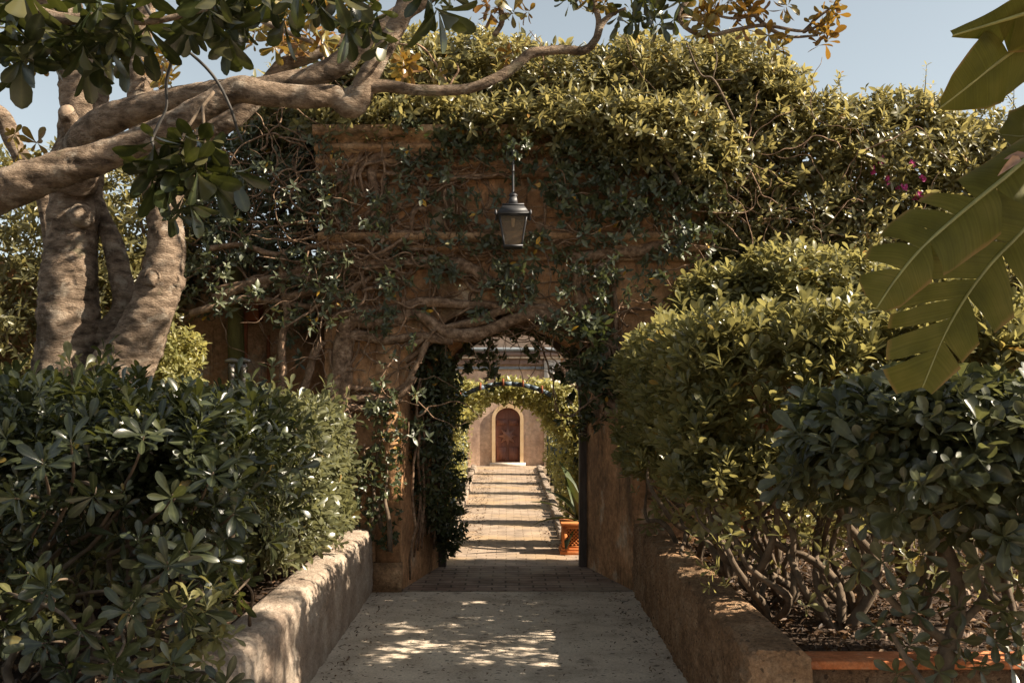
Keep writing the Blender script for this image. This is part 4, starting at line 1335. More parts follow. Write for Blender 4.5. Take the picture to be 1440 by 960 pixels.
# bare trailing twig in front of the right foliage
g = G()
tube(g, [(*W(965, 60, 10.2), .008), (*W(985, 105, 10.2), .01), (*W(1005, 115, 10.2), .012), (*W(1040, 180, 10.3), .012), (*W(1075, 215, 10.3), .01), (*W(1100, 240, 10.4), .004)], 6, 6, .1, 9, .02)
tube(g, [(*W(1002, 112, 10.2), .009), (*W(1008, 85, 10.2), .007), (*W(1006, 70, 10.25), .004)], 6, 4)
tube(g, [(*W(1005, 113, 10.2), .007), (*W(1030, 112, 10.2), .004)], 6, 4)
solo('bare_twig', g, M_stem, 'long bare pale twig trailing down in front of the sunlit foliage', 'twig', W(1005, 115, 10.2))

# ---------------------------------------------------------------- left and right shrubs
def stems_for(t, roots, targets, r0=.022, mat=M_stem, forks=3, name='stem'):
    for i, rt in enumerate(roots):
        g = G()
        rt = np.array(rt, float)
        for k in range(forks):
            e = np.array(targets[(i * forks + k) % len(targets)], float)
            e = e + (rt - e) * 0.12
            d = e - rt
            m1 = rt + d * .3 + np.array((random.uniform(-.22, .22), random.uniform(-.22, .22), .05))
            m2 = rt + d * .65 + np.array((random.uniform(-.25, .25), random.uniform(-.25, .25), random.uniform(-.1, .1)))
            rr = r0 * random.uniform(.75, 1.2) * (1 if k == 0 else .75)
            tube(g, [(*rt, rr * 1.25), (*m1, rr), (*m2, rr * .7), (*e, rr * .3)], 8, 7, .25, 12, .22)
        part(name, g, mat, t)


# left: near dark shrub and lighter row behind it
def left_shrub(name, label, lo, hi, n, size, mat, prof, r, nroots, wts, keep=None, sprig=None, nl=9, group='pittosporum shrubs in the left bed'):
    c = ((lo[0] + hi[0]) / 2, (lo[1] + hi[1]) / 2, .5)
    t = thing(name, label, 'shrub', c, group)
    p, nr = rbox_points(n, lo, hi, r, wts, .26, 1.5)
    p, nr = layers(p, nr, ((0, 1), (.16, .8), (.36, .5)), .08)
    if keep is not None:
        ok = keep(p); p, nr = p[ok], nr[ok]
    g = G()
    rosettes(g, p, axes(nr, .75, .6, .5), size * (.55 + .65 * rg.random(len(p))), nl, prof, (18, 85), .31, .2)
    tops = p[(p[:, 2] > hi[2] - .2)]
    for q in tops[rg.choice(len(tops), 34)]:
        d = norm(np.array((rg.normal() * .3, rg.normal() * .3, 1.0)))
        rosettes(g, q + d * np.array((.06, .13, .2))[:, None] * rg.uniform(.5, 1.5), np.repeat(d[None], 3, 0), size * .9, 5, prof, (12, 75), .36)
    sides_ = p[(p[:, 0] > hi[0] - .3) & (p[:, 2] > lo[2] + .15)]
    for q in sides_[rg.choice(len(sides_), 40)]:
        d = norm(np.array((.9 + rg.normal() * .2, rg.normal() * .4, rg.normal() * .4)))
        rosettes(g, q + d * np.array((.05, .12, .2))[:, None] * rg.uniform(.4, 1.4), np.repeat(d[None], 3, 0), size * .85, 5, prof, (12, 80), .34)
    if sprig is not None:
        q, ax = sprig
        rosettes(g, np.array(q, float), np.array(ax, float), size * 1.15, nl + 1, prof, (30, 88), .29, .22)
    part('foliage', g, mat, t)
    if sprig is not None:
        for c_, a_ in zip(*sprig):
            c_, a_ = np.array(c_), norm(np.array(a_, float))
            gt = G()
            tube(gt, [(*(c_ - a_ * .5 + np.array((-.3, .12, -.14))), .011), (*(c_ - a_ * .22 + np.array((-.07, .04, -.03))), .008), (*c_, .004)], 6, 5, .15, 14, .05)
            part('twig', gt, M_stem, t)
    roots = [(random.uniform(lo[0] + .3, hi[0] - .35), random.uniform(lo[1] + .2, hi[1] - .2), .45) for _ in range(nroots)]
    tg = p[rg.choice(len(p), nroots * 3)]
    # each stem reaches for leaves near it
    tgs = []
    for rt in roots:
        d = np.linalg.norm(p - np.array(rt), axis=1)
        near = np.argsort(d + rg.random(len(d)) * .9)[len(d) // 12:len(d) // 6]
        tgs += [p[k] for k in rg.choice(near, 3)]
    stems_for(t, roots, tgs, .024)
    return t


lowl = [W(random.uniform(0, 330), random.uniform(800, 965), random.uniform(4.1, 4.9)) for _ in range(24)] + [W(random.uniform(280, 345), random.uniform(790, 880), random.uniform(5.0, 5.6)) for _ in range(5)]
hero_q = [W(235, 795, 4.35), W(240, 700, 4.4), W(130, 700, 4.3), W(265, 775, 4.6), W(300, 665, 4.7), W(60, 650, 4.4), W(240, 930, 4.3), W(330, 720, 4.9), W(100, 620, 4.5), W(200, 610, 4.6), W(20, 700, 4.3), W(290, 860, 4.7), W(180, 860, 4.4)]
hero_a = [(.2, -1, .25), (.1, -1, .1), (.1, -1, -.3), (.3, -1, .4), (.3, -.9, .6), (0, -.8, .6), (.2, -.7, .8), (.5, -.8, .3), (0, -.7, .7), (.2, -.7, .8), (-.2, -1, 0), (.6, -.7, .3), (0, -1, .4)]
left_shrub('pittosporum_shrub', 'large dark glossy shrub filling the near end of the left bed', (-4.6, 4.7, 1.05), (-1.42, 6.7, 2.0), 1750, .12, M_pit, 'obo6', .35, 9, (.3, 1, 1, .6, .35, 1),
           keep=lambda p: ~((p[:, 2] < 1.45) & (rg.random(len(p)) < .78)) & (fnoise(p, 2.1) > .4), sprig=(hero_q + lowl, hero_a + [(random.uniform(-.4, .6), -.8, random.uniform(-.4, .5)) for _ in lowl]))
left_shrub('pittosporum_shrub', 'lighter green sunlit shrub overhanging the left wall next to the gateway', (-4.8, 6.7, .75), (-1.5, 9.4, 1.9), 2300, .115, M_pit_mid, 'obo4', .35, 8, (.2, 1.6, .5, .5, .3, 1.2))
# tall sprig in front of the trunk
t = thing('shrub_sprig', 'single leafy sprig poking up from the left shrubs before the tree trunk', 'sprig', W(95, 600, 6.0))
g = G()
q = np.array([W(98, 512, 6.0), W(88, 530, 6.0), W(115, 545, 6.0), W(100, 560, 6.0), W(120, 520, 6.05)])
rosettes(g, q, np.array([(.1, -.3, 1), (-.4, -.3, .7), (.6, -.4, .4), (.2, -.6, .5), (.5, -.2, .8)]), .15, 6, 'obo6', (25, 85), .36)
part('foliage', g, M_pit_lit, t)
g = G(); tube(g, [(*W(100, 680, 6.1), .014), (*W(104, 600, 6.05), .011), (*W(99, 515, 6.0), .006)], 7, 5, 0, 1, .03)
part('stem', g, M_stem, t)
foliage_thing('ground_shrub', 'small low green seedlings on the leaf litter under the dark left shrub', 'seedlings',
              [pblob(60, 850, 4.9, 60, 25, .3), pblob(110, 835, 5.0, 40, 30, .25), pblob(270, 890, 4.7, 50, 40, .2)], 110, .09, M_pit_lit, 6, 'obo4', stems=5, base=.48, depth=((0, 1),))

# right long hedge with bare stems below
rh = thing('pittosporum_hedge', 'long clipped hedge with bright sunlit top and bare twisted stems, right of the path', 'hedge', (2.4, 8, .5))
slope = lambda p: p[:, 2] > 1.3 + .42 * np.maximum(p[:, 0] - 1.4, 0) + (fnoise(p, 2.2) - .5) * .5
p, nr = rbox_points(3600, (1.15, 6.25, 1.25), (3.9, 9.85, 2.54), .28, (1.3, .6, 1.3, .6, .5, 1.3), .13, 1.9)
p, nr = layers(p, nr, ((0, 1), (.15, .75), (.34, .4)), .08)
ok = slope(p)
tn = math.tan(SUN_EL)
gx, gy = p[:, 0] - p[:, 2] / tn * math.cos(SUN_BACK), p[:, 1] + p[:, 2] / tn * math.sin(SUN_BACK)
gap = (gx > -1.05) & (gx < .75) & (gy > 7.45) & (gy < 8.95) & (p[:, 2] < 2.5)      # foliage carved out along the sun's rays to shape the path's light patch
ok &= ~(gap & (fnoise(np.stack([gx * 1.2, gy * 2.6, gx * 0], -1), 1.7) > .40))
p, nr = p[ok], nr[ok]
g = G()
rosettes(g, p, axes(nr, .5, 1.0, .45), .115 * (.75 + .45 * rg.random(len(p))), 8, 'obo4', (12, 72), .36, .14)
low = np.stack([rg.uniform(1.25, 3.4, 760), rg.uniform(5.7, 9.9, 760), .72 + .85 * rg.random(760) ** .75], -1)
lx, ly = low[:, 0] - low[:, 2] / tn * math.cos(SUN_BACK), low[:, 1] + low[:, 2] / tn * math.sin(SUN_BACK)
low = low[~((lx > -1.05) & (lx < .75) & (ly > 7.45) & (ly < 8.95) & (rg.random(760) < .8)) & ~((low[:, 2] < 1.15) & (low[:, 1] < 7.2) & (rg.random(760) < .45))]  # low leaves thinned along the same rays for the light patch
rosettes(g, low, norm(np.array((-.4, -.5, .3))[None] + rg.normal(size=(len(low), 3)) * .6), .1 * (.6 + .6 * rg.random(len(low))), 6, 'obo4', (25, 95), .38)
tops = p[(p[:, 2] > 2.4)]
for q in tops[rg.choice(len(tops), 70)]:
    d = norm(np.array((rg.normal() * .25, rg.normal() * .25, 1.0)))
    rosettes(g, q + d * np.array((.06, .12, .18))[:, None] * rg.uniform(.6, 1.4), np.repeat(d[None], 3, 0), .1, 5, 'obo4', (10, 70), .36)
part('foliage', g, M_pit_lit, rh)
roots = [(1.75, 6.6, .45), (1.9, 7.2, .45), (2.3, 6.7, .45), (1.8, 8.1, .45), (2.6, 7.4, .45), (1.75, 9.0, .45), (2.9, 6.9, .45), (2.3, 8.4, .45), (3.2, 7.8, .45), (2.0, 9.5, .45), (2.2, 6.45, .45), (3.4, 6.6, .45)]
tgs = []
for rt in roots:
    d = np.linalg.norm((p - np.array(rt)) * np.array((1, 1, .6)), axis=1)
    near = np.argsort(d)[40:400]
    tgs += [p[k] for k in rg.choice(near, 5)]
stems_for(rh, roots, tgs, .03, forks=5)

# right near shrub in front of the coping
rs = thing('pittosporum_shrub', 'big leaved dark shrub before the orange brick coping at the right edge', 'shrub', (2.25, 4.9, 0))
p, nr = rbox_points(1050, (1.55, 4.45, 1.15), (3.5, 5.75, 2.02), .3, (1, .5, 1.2, .6, .3, 1), .16, 1.8)
p, nr = layers(p, nr, ((0, 1), (.16, .7), (.34, .4)), .08)
ok = ~((p[:, 2] < 1.6) & (rg.random(len(p)) < .7)) & ~((p[:, 2] < 1.45) & (p[:, 0] < 2.2)) & (fnoise(p, 2.3) > .38)
p, nr = p[ok], nr[ok]
lowq = np.array([W(x_, y_, 4.9) for x_, y_ in ((1250, 740), (1290, 745), (1340, 745), (1390, 740), (1310, 830), (1345, 850), (1400, 845), (1280, 905), (1350, 900), (1420, 880), (1380, 940), (1265, 950), (1320, 945), (1210, 800), (1220, 735), (1440, 905), (1435, 750), (1405, 790), (1370, 800), (1410, 860), (1430, 930), (1360, 930), (1270, 830), (1240, 790), (1425, 780), (1300, 780), (1400, 900), (1230, 880), (1290, 860), (1430, 820))])
g = G()
rosettes(g, p, axes(nr, .75, .5, .5), .135 * (.75 + .45 * rg.random(len(p))), 8, 'obo6', (28, 92), .42, .16)
rosettes(g, lowq, np.array((-.2, -.7, .4))[None] + rg.normal(size=(len(lowq), 3)) * .4, .12, 7, 'obo6', (35, 95), .42)
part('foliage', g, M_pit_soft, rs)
g = G(); tube(g, [(*W(1325, 1150, 4.9), .05), (*W(1330, 940, 4.95), .045), (*W(1345, 870, 5.0), .04), (*W(1340, 790, 5.05), .03), (*W(1300, 700, 5.1), .018), (*W(1270, 620, 5.1), .008)], 10, 6, .15, 9, .02)
part('stem', g, M_stem, rs)
g = G(); tube(g, [(*W(1335, 905, 4.95), .028), (*W(1290, 870, 4.95), .022), (*W(1260, 850, 4.95), .018), (*W(1200, 770, 5.0), .012), (*W(1195, 700, 5.05), .006)], 8, 6, .15, 9, .02)
part('stem', g, M_stem, rs)
g = G(); tube(g, [(*W(1300, 960, 4.8), .016), (*W(1275, 925, 4.85), .015), (*W(1255, 890, 4.9), .013), (*W(1245, 870, 4.9), .008)], 8, 6, .2, 12, .02)
part('stem', g, M_stem, rs)
g = G(); tube(g, [(*W(1345, 880, 5.0), .026), (*W(1385, 830, 5.0), .02), (*W(1390, 740, 5.05), .014), (*W(1400, 640, 5.05), .006)], 8, 6, .2, 12, .02)
part('stem', g, M_stem, rs)

# ---------------------------------------------------------------- magnolia trees
def limb(parent, P, sides=18, per=7, name='limb', bump=.1, bf=7, mat=None):
    g = G()
    if sides > 13:
        sides, per, bump, bf = sides + 14, per * 3, bump * 1.9, bf * .62
    rows = [(*W(a, b_, z), r_ * z / F) for a, b_, r_, z in P]
    tube(g, rows, sides, per, bump, bf, 0)
    return part(name, g, mat or M_bark, parent)


mt = thing('magnolia_tree', 'sun dappled multi trunk magnolia rising behind the left shrubs', 'tree', W(120, 822, 8.0))
limb(mt, [(95, 860, 66, 8), (95, 760, 60, 8), (92, 660, 55, 8), (92, 560, 47, 8), (98, 430, 40, 8.05), (102, 330, 36, 8.1), (108, 230, 34, 8.1), (120, 140, 32, 8.1), (105, 60, 31, 8.1), (75, 0, 30, 8.1), (60, -120, 28, 8.1)], 26, 9, 'trunk', .13, 5)
limb(mt, [(110, 780, 40, 8), (130, 640, 48, 7.95), (160, 545, 46, 7.9), (192, 488, 36, 7.9), (222, 415, 29, 7.9), (234, 335, 25, 7.95), (222, 265, 23, 8), (205, 195, 22, 8), (197, 120, 18, 8), (200, 50, 14, 8), (214, -40, 12, 8)], 22, 9, 'trunk', .12, 6)
limb(mt, [(120, 540, 24, 8.15), (148, 480, 20, 8.1), (172, 436, 17, 8.1), (170, 390, 15, 8.12), (156, 335, 13, 8.15), (138, 290, 11, 8.2), (118, 240, 9, 8.25)], 14, 8, 'trunk', .1, 7)
limb(mt, [(228, 300, 18, 8.05), (258, 240, 17, 8.1), (285, 195, 15, 8.1), (330, 165, 14, 8.1), (375, 122, 13, 8.1), (400, 92, 11, 8.1), (440, 78, 9, 8.1), (500, 40, 6, 8.1), (540, -20, 5, 8.1)], 14, 8, 'limb')
limb(mt, [(104, 250, 34, 7.95), (118, 205, 27, 7.7), (150, 172, 22, 7.5), (200, 152, 18, 7.4), (260, 136, 16, 7.3), (320, 126, 15, 7.2), (380, 122, 15, 7.1), (440, 108, 15, 7.1), (482, 86, 16, 7.1), (520, 48, 15, 7.1), (575, 12, 12, 7.1), (640, -30, 10, 7.1)], 16, 9, 'limb')
st_ = limb(mt, [(112, 195, 15, 7.9), (100, 172, 12, 7.8), (93, 156, 11, 7.72)], 14, 5, 'cut_stub')
g = G()
e0, e1 = W(93, 156, 7.72), W(92.6, 155.2, 7.715)
tube(g, [(*e0, 11.2 * 7.7 / F), (*(e0 + (e1 - e0) * 1.2), 11 * 7.7 / F)], 14, 2)
part('cut_face', g, M_cut, st_)

for (px, py, z, r_) in ((212, 392, 7.73, 12), (240, 395, 7.82, 10), (225, 330, 7.8, 8), (108, 300, 7.86, 11)):
    c = W(px, py, z); r_ = r_ * z / F
    g = G()
    tube(g, [(c[0], c[1] + .1, c[2] - .01, r_ * 1.6), (c[0] + .006, c[1] + .03, c[2], r_ * 1.25), (c[0] + .01, c[1], c[2] + .005, r_ * .95), (c[0] + .01, c[1] + .012, c[2] + .005, r_ * .5)], 16, 4, .35, 9)
    part('knot', g, M_bark, mt)
mb = thing('magnolia_tree', 'magnolia whose heavy bare limb enters at the left edge and crosses the sky', 'tree', W(-160, 900, 6.6))
limb(mb, [(-190, 1000, 60, 6.8), (-180, 700, 52, 6.8), (-150, 480, 44, 6.7), (-90, 340, 36, 6.6), (-30, 285, 30, 6.5), (30, 258, 28, 6.5), (80, 240, 26, 6.5), (130, 225, 24, 6.5), (180, 205, 21, 6.5), (240, 178, 19, 6.5), (300, 145, 18, 6.5), (335, 126, 19, 6.5), (375, 133, 17, 6.5), (430, 137, 16, 6.55), (468, 136, 16, 6.6), (490, 148, 18, 6.6), (502, 140, 17, 6.6), (520, 104, 15, 6.6), (545, 60, 14, 6.6), (570, 10, 13, 6.6), (592, -60, 12, 6.6)], 22, 9, 'limb', .12, 6)
limb(mb, [(478, 142, 12, 6.6), (505, 128, 11, 6.6), (540, 121, 9, 6.6), (590, 127, 8, 6.65), (650, 126, 7.5, 6.7), (680, 118, 7, 6.7), (715, 100, 7.5, 6.75), (735, 84, 7, 6.75), (750, 74, 7, 6.75), (790, 70, 6.5, 6.8), (822, 71, 6, 6.8), (838, 55, 5.5, 6.8), (846, 34, 5, 6.8), (862, 20, 3, 6.8), (880, 12, 2, 6.8)], 12, 8, 'branch', .1, 8)
limb(mb, [(838, 55, 4, 6.8), (842, 30, 4, 6.8), (836, 5, 4, 6.8), (836, -30, 3, 6.8)], 8, 5, 'branch')
limb(mb, [(695, 50, 4, 6.7), (706, 30, 4, 6.7), (702, 0, 4, 6.7), (700, -40, 4, 6.7)], 8, 5, 'branch')
limb(mb, [(-30, 150, 16, 8.6), (4, 168, 14, 8.6), (18, 200, 12, 8.6), (40, 238, 12, 8.6), (60, 275, 11, 8.6), (70, 330, 10, 8.6), (80, 420, 10, 8.6)], 12, 6, 'branch')
limb(mb, [(-60, -60, 12, 4.6), (60, 20, 9, 4.6), (150, 25, 7, 4.6), (215, 30, 5, 4.6), (300, 10, 4, 4.6)], 8, 5, 'branch')
limb(mb, [(330, -40, 7, 6.3), (345, 10, 5, 6.3), (380, 35, 4, 6.3), (440, 60, 3, 6.3)], 8, 5, 'branch')


def px_rosettes(g, lst, size, nl=8, prof='obo6', axis=None, ratio=.36, tilt=(30, 95)):
    C = np.array([W(a, b_, z) for a, b_, z in lst])
    if axis is None:
        A = rg.normal(size=(len(C), 3)) * .6 + np.array((0, -.4, -.2))
    else:
        A = np.array(axis)[None] + rg.normal(size=(len(C), 3)) * .35
    rosettes(g, C, A, size * (.8 + .4 * rg.random(len(C))), nl, prof, tilt, ratio, .18)


# dark near leaves at the top left
def inpoly(n, boxes, z):
    out = []
    ar = [(b_[1] - b_[0]) * (b_[3] - b_[2]) for b_ in boxes]
    for _ in range(n):
        b_ = random.choices(boxes, ar)[0]
        out.append((random.uniform(b_[0], b_[1]), random.uniform(b_[2], b_[3]), random.uniform(*z)))
    return out


g = G()
px_rosettes(g, inpoly(50, [(-40, 180, -30, 70), (100, 340, -40, 50), (-30, 110, 40, 100), (260, 340, -30, 50), (320, 490, -40, -5)], (4.3, 5.2)), .2, 7, axis=(0, -.3, -.8), tilt=(15, 80))
px_rosettes(g, [(30, 85, 4.4), (55, 55, 4.4), (90, 55, 4.4), (120, 90, 4.5), (140, 60, 4.5), (165, 55, 4.6), (5, 60, 4.4), (185, 70, 4.7), (320, 55, 4.6), (445, 5, 4.8), (340, 5, 4.6), (380, -5, 4.7), (600, -12, 4.9), (400, 30, 4.8), (620, 20, 4.9), (205, 45, 4.6)], .2, 8, axis=(0, -.4, -.9), tilt=(12, 75))
part('foliage', g, M_mag, mb)
g = G()
px_rosettes(g, inpoly(12, [(200, 330, 205, 250)], (5.3, 5.7)) + [(255, 210, 5.4), (240, 240, 5.4), (290, 240, 5.5), (220, 260, 5.4), (265, 285, 5.4), (245, 300, 5.4), (300, 260, 5.5), (210, 225, 5.5), (275, 195, 5.6)], .2, 7, axis=(.1, -.5, -.9), tilt=(15, 85))
px_rosettes(g, [(505, 25, 6.2), (520, 40, 6.2), (490, 40, 6.1), (545, 55, 6.3), (530, 20, 6.2), (500, 0, 6.2)], .2, 6, axis=(0, -.4, -.9), tilt=(12, 70))
px_rosettes(g, inpoly(26, [(870, 960, -25, 45), (600, 640, -10, 10), (790, 860, -30, 5)], (6.5, 7.0)), .13, 7, axis=(0, -.3, -.3))
part('foliage', g, M_mag, mb)
g = G()
tube(g, [(*W(300, 130, 6.0), .012), (*W(270, 170, 5.8), .01), (*W(255, 200, 5.5), .008), (*W(250, 250, 5.4), .004)], 7, 5)
part('twig', g, M_stem, mb)
g = G()
tube(g, [(*W(285, 150, 5.9), .01), (*W(288, 200, 5.6), .008), (*W(290, 240, 5.5), .004)], 7, 5)
part('twig', g, M_stem, mb)
g = G()
px_rosettes(g, inpoly(70, [(330, 500, -10, 70), (400, 480, 20, 75), (345, 420, 20, 80), (200, 250, 60, 110), (560, 590, 80, 110)], (6.8, 8.2)), .12, 7)
px_rosettes(g, [(220, 95, 7.8), (235, 115, 7.8), (232, 80, 7.8), (225, 125, 7.8), (575, 92, 6.9), (568, 85, 6.9), (718, 75, 6.8), (730, 68, 6.8), (712, 85, 6.8), (615, 105, 6.8), (703, 12, 6.7), (690, 20, 6.7), (722, 15, 6.7), (680, 5, 6.7), (740, 18, 6.7), (818, 5, 6.8), (835, 0, 6.8), (850, 8, 6.8), (30, 215, 8), (50, 200, 8.2), (60, 225, 8.2), (20, 190, 8), (60, 90, 8), (30, 110, 8.1)], .12, 8)
part('rusty_foliage', g, M_rust, mb)

P3, N3 = blob_points([(np.array((-.3, 7.4, 6.3)), np.array((2.0, 1.2, .8))), (np.array((1.6, 7.0, 6.7)), np.array((1.6, 1.2, .9))), (np.array((-2.6, 7.6, 6.4)), np.array((1.5, 1.1, .8)))], 125, .3, .9)  # unseen crown, added above the picture to dapple the trunks with shade
P3, N3 = layers(P3, N3, ((0, 1), (.4, .6)), .25)
ok = P3[:, 2] > EYE + .41 * P3[:, 1] + .2
P3, N3 = P3[ok], N3[ok]
g = G()
rosettes(g, P3, axes(N3, .6, .6, .6), .15, 8, 'obo4', (35, 95), .38)
part('crown', g, M_mag, mb)

# branch of another magnolia reaching in at the top right; its trunk is added, unseen
m3 = thing('magnolia_tree', 'rust leaved magnolia branch hanging into the sky from the top edge, with an unseen crown added for shade', 'tree', (5.6, 3.2, 0))
g = G(); tube(g, [(5.6, 3.2, -.05, .26), (5.55, 3.2, 1.5, .22), (5.4, 3.3, 3.2, .19), (5.1, 3.5, 4.8, .15), (4.6, 4.0, 6.0, .1), (3.4, 5.0, 6.3, .07), (2.4, 5.9, 5.6, .045), (*W(1000, -40, 6.6), .03)], 16, 8, .12, 5)
part('trunk', g, M_bark, m3)
for P in ([(1000, -40, 6, 6.6), (955, 20, 3.5, 6.6), (985, 50, 3.2, 6.6), (1030, 43, 3, 6.6), (1075, 36, 2.6, 6.6), (1130, 44, 2.2, 6.6), (1160, 30, 1.6, 6.6)],
          [(1020, -40, 5, 6.6), (1048, 0, 3.5, 6.6), (1062, 22, 3.2, 6.6), (1085, 42, 3, 6.6), (1112, 52, 2.2, 6.6), (1150, 50, 1.6, 6.6)],
          [(1062, 22, 2.2, 6.6), (1030, 26, 2, 6.6), (1000, 20, 1.6, 6.6)],
          [(1130, 44, 2, 6.6), (1150, 25, 1.8, 6.6), (1180, 0, 1.5, 6.6), (1185, -30, 1.5, 6.6)]):
    limb(m3, P, 8, 6, 'branch', .08, 9)
g = G()
px_rosettes(g, inpoly(24, [(985, 1085, -8, 25), (960, 1010, 10, 50)], (6.5, 6.7)) + [(1158, 48, 6.6), (1165, 55, 6.6), (1150, 60, 6.6), (1170, 15, 6.6), (1178, 5, 6.6), (1155, 20, 6.6), (1140, 35, 6.6), (1110, 5, 6.6), (1100, 15, 6.6), (1100, 55, 6.6), (1095, 68, 6.6), (1080, 50, 6.6), (1045, 45, 6.6), (1160, 38, 6.6), (1030, 0, 6.6), (1175, 22, 6.6)], .105, 7)
part('rusty_foliage', g, M_rust, m3)
# its crown, unseen above the picture, added to shade the near left shrubs
P3, N3 = blob_points([(np.array((5.2, 3.6, 6.6)), np.array((2.2, 2.3, 1.7))), (np.array((4.2, 4.6, 6.9)), np.array((1.6, 1.6, 1.1)))], 330, .35, .8)
P3, N3 = layers(P3, N3, ((0, 1), (.5, .8), (1.0, .5)), .25)
ok = (P3[:, 2] > EYE + .41 * P3[:, 1] + .35) | (P3[:, 0] > .55 * P3[:, 1] + .5)
P3, N3 = P3[ok], N3[ok]
g = G()
rosettes(g, P3, axes(N3, .6, .6, .6), .18, 9, 'obo4', (35, 95), .38)
part('crown', g, M_mag, m3)

# thin dark climbers hanging over the limb
g = G()
tube(g, [(*W(190, -20, 5.6), .011), (*W(215, 25, 5.6), .01), (*W(250, 60, 5.8), .009), (*W(290, 95, 6.1), .01), (*W(310, 120, 6.15), .01), (*W(325, 150, 6.15), .009), (*W(333, 180, 6.2), .008), (*W(340, 198, 6.2), .006)], 7, 6, .1, 9, .02)
solo('hanging_vine', g, M_cable, 'thin dark stem slung diagonally over the heavy limb before the sky', 'stem', W(250, 60, 5.8), 'thin stems hanging over the limb')
g = G()
tube(g, [(*W(216, 20, 5.7), .01), (*W(232, 45, 5.8), .009), (*W(243, 75, 6.0), .011), (*W(235, 115, 6.1), .01), (*W(235, 150, 6.15), .008), (*W(222, 175, 6.15), .01), (*W(213, 195, 6.15), .01), (*W(216, 208, 6.1), .006)], 7, 6, .1, 9, .02)
solo('hanging_vine', g, M_cable, 'wavy dark stem dangling down past the heavy limb by the trunks', 'stem', W(235, 115, 6.1), 'thin stems hanging over the limb')


# ---------------------------------------------------------------- banana plant
def banana_leaf(name, parent, mid, wl, wr, splits, nrm, droop=.25, gap=.1, lean=.35, rib=.012, seed=1):
    rn = random.Random(seed)
    C = catmull(np.array(mid, float), 12)
    k = len(C)
    T = norm(np.gradient(C, axis=0))
    Nn = norm(np.array(nrm, float)[None] - T * (T @ np.array(nrm, float))[:, None])
    S = np.cross(T, Nn)
    tt = np.linspace(0, 1, k)

    def at(A, t):
        return np.array([np.interp(t, tt, A[:, c]) for c in range(3)]).T
    g = G()
    for sd, wf, sp in ((-1, wl, splits[0]), (1, wr, splits[1])):
        cuts = [0] + sp + [1]
        for a, b_ in zip(cuts[:-1], cuts[1:]):
            nt_, ns = max(4, int((b_ - a) * 50)), 8
            dr = droop * rn.uniform(.5, 1.5)
            gp = gap * rn.uniform(.2, 1.6) if len(sp) else 0
            ln = (lean if not isinstance(lean, tuple) else lean[0 if sd < 0 else 1]) + rn.uniform(-.06, .06)
            ts = np.linspace(a, b_, nt_)
            V = np.zeros((nt_, ns, 3)); ra = np.zeros((nt_, ns)); rb = np.zeros((nt_, ns))
            for j in range(ns):
                s_ = j / (ns - 1)
                tc_ = (a + b_) / 2
                tj = tc_ + (ts - tc_) * (1 - gp * s_ ** 1.5)
                w = np.interp(tj, np.linspace(0, 1, len(wf)), wf)
                c, t_, n_, s2 = at(C, tj), norm(at(T, tj)), norm(at(Nn, tj)), norm(at(S, tj))
                ou = norm(s2 * sd + t_ * ln)
                V[:, j] = c + ou * (w * s_)[:, None] + n_ * (w * (.18 * s_ - dr * s_ ** 2))[:, None]
                ra[:, j] = tj; rb[:, j] = s_
            V += ((fnoise(V, 9) - .5) * .02)[..., None]
            V += Nn[len(Nn) // 2] * ((rn.random() - .5) * .03)* (rb ** 1.5)[..., None]
            i = np.arange(nt_ - 1)[:, None] * ns; j = np.arange(ns - 1)[None]
            Q = np.stack([i + j, i + j + 1, i + ns + j + 1, i + ns + j], -1).reshape(-1, 4)
            if sd > 0:
                Q = Q[:, ::-1]
            g.add(V.reshape(-1, 3), Q, ra.ravel(), rb.ravel())
    o = part(name, g, M_banana, parent)
    g = G()
    rr = np.linspace(rib, rib * .25, len(mid))
    tube(g, [(*m_, r_) for m_, r_ in zip(mid, rr)], 8, 12)
    part('midrib', g, M_midrib, o)
    return o


bn = thing('banana_plant', 'banana plant with large torn olive leaves reaching in from the right edge', 'banana plant', (3.0, 4.1, 0))
g = G(); tube(g, [(3.0, 4.1, -.05, .13), (2.98, 4.1, .8, .12), (2.95, 4.05, 1.7, .1), (2.9, 4.0, 2.6, .08), (2.85, 3.9, 3.0, .05)], 14, 8, .06, 4)
part('pseudostem', g, M_moss, bn)
Z1 = 3.45
banana_leaf('leaf', bn, [W(1560, 160, 3.9), W(1480, 195, 3.7), W(1410, 252, 3.55), W(1345, 305, 3.5), (W(1295, 350, 3.45)), W(1258, 395, 3.42), W(1232, 434, 3.4)],
            [.08, .12, .15, .16, .14, .11, .08, .02], [.04, .07, .1, .145, .155, .145, .11, .03], ([.36, .62], [.42, .5, .58, .66, .78]), (.25, -1, .45), .45, .38, (.5, .5), .011, 3)
banana_leaf('leaf', bn, [W(1580, 170, 4.0), W(1500, 250, 3.9), W(1440, 322, 3.8), W(1394, 370, 3.75), W(1358, 418, 3.72), W(1327, 473, 3.7), W(1297, 545, 3.68)],
            [.1, .17, .22, .24, .2, .16, .12, .04], [.1, .2, .29, .32, .32, .3, .25, .1], ([.45, .66, .84], [.4, .49, .58, .67, .76, .87]), (.1, -1, .1), .1, .26, (.6, 1.0), .011, 5)
banana_leaf('leaf', bn, [W(1600, 10, 3.3), W(1500, 35, 3.25), W(1440, 62, 3.2), W(1400, 90, 3.2), W(1360, 122, 3.2), W(1322, 152, 3.2)],
            [.1, .16, .18, .17, .13, .07, .01], [.1, .15, .16, .15, .12, .08, .01], ([.55], [.5]), (.1, -.8, -.8), .15, .08, .3, .012, 7)
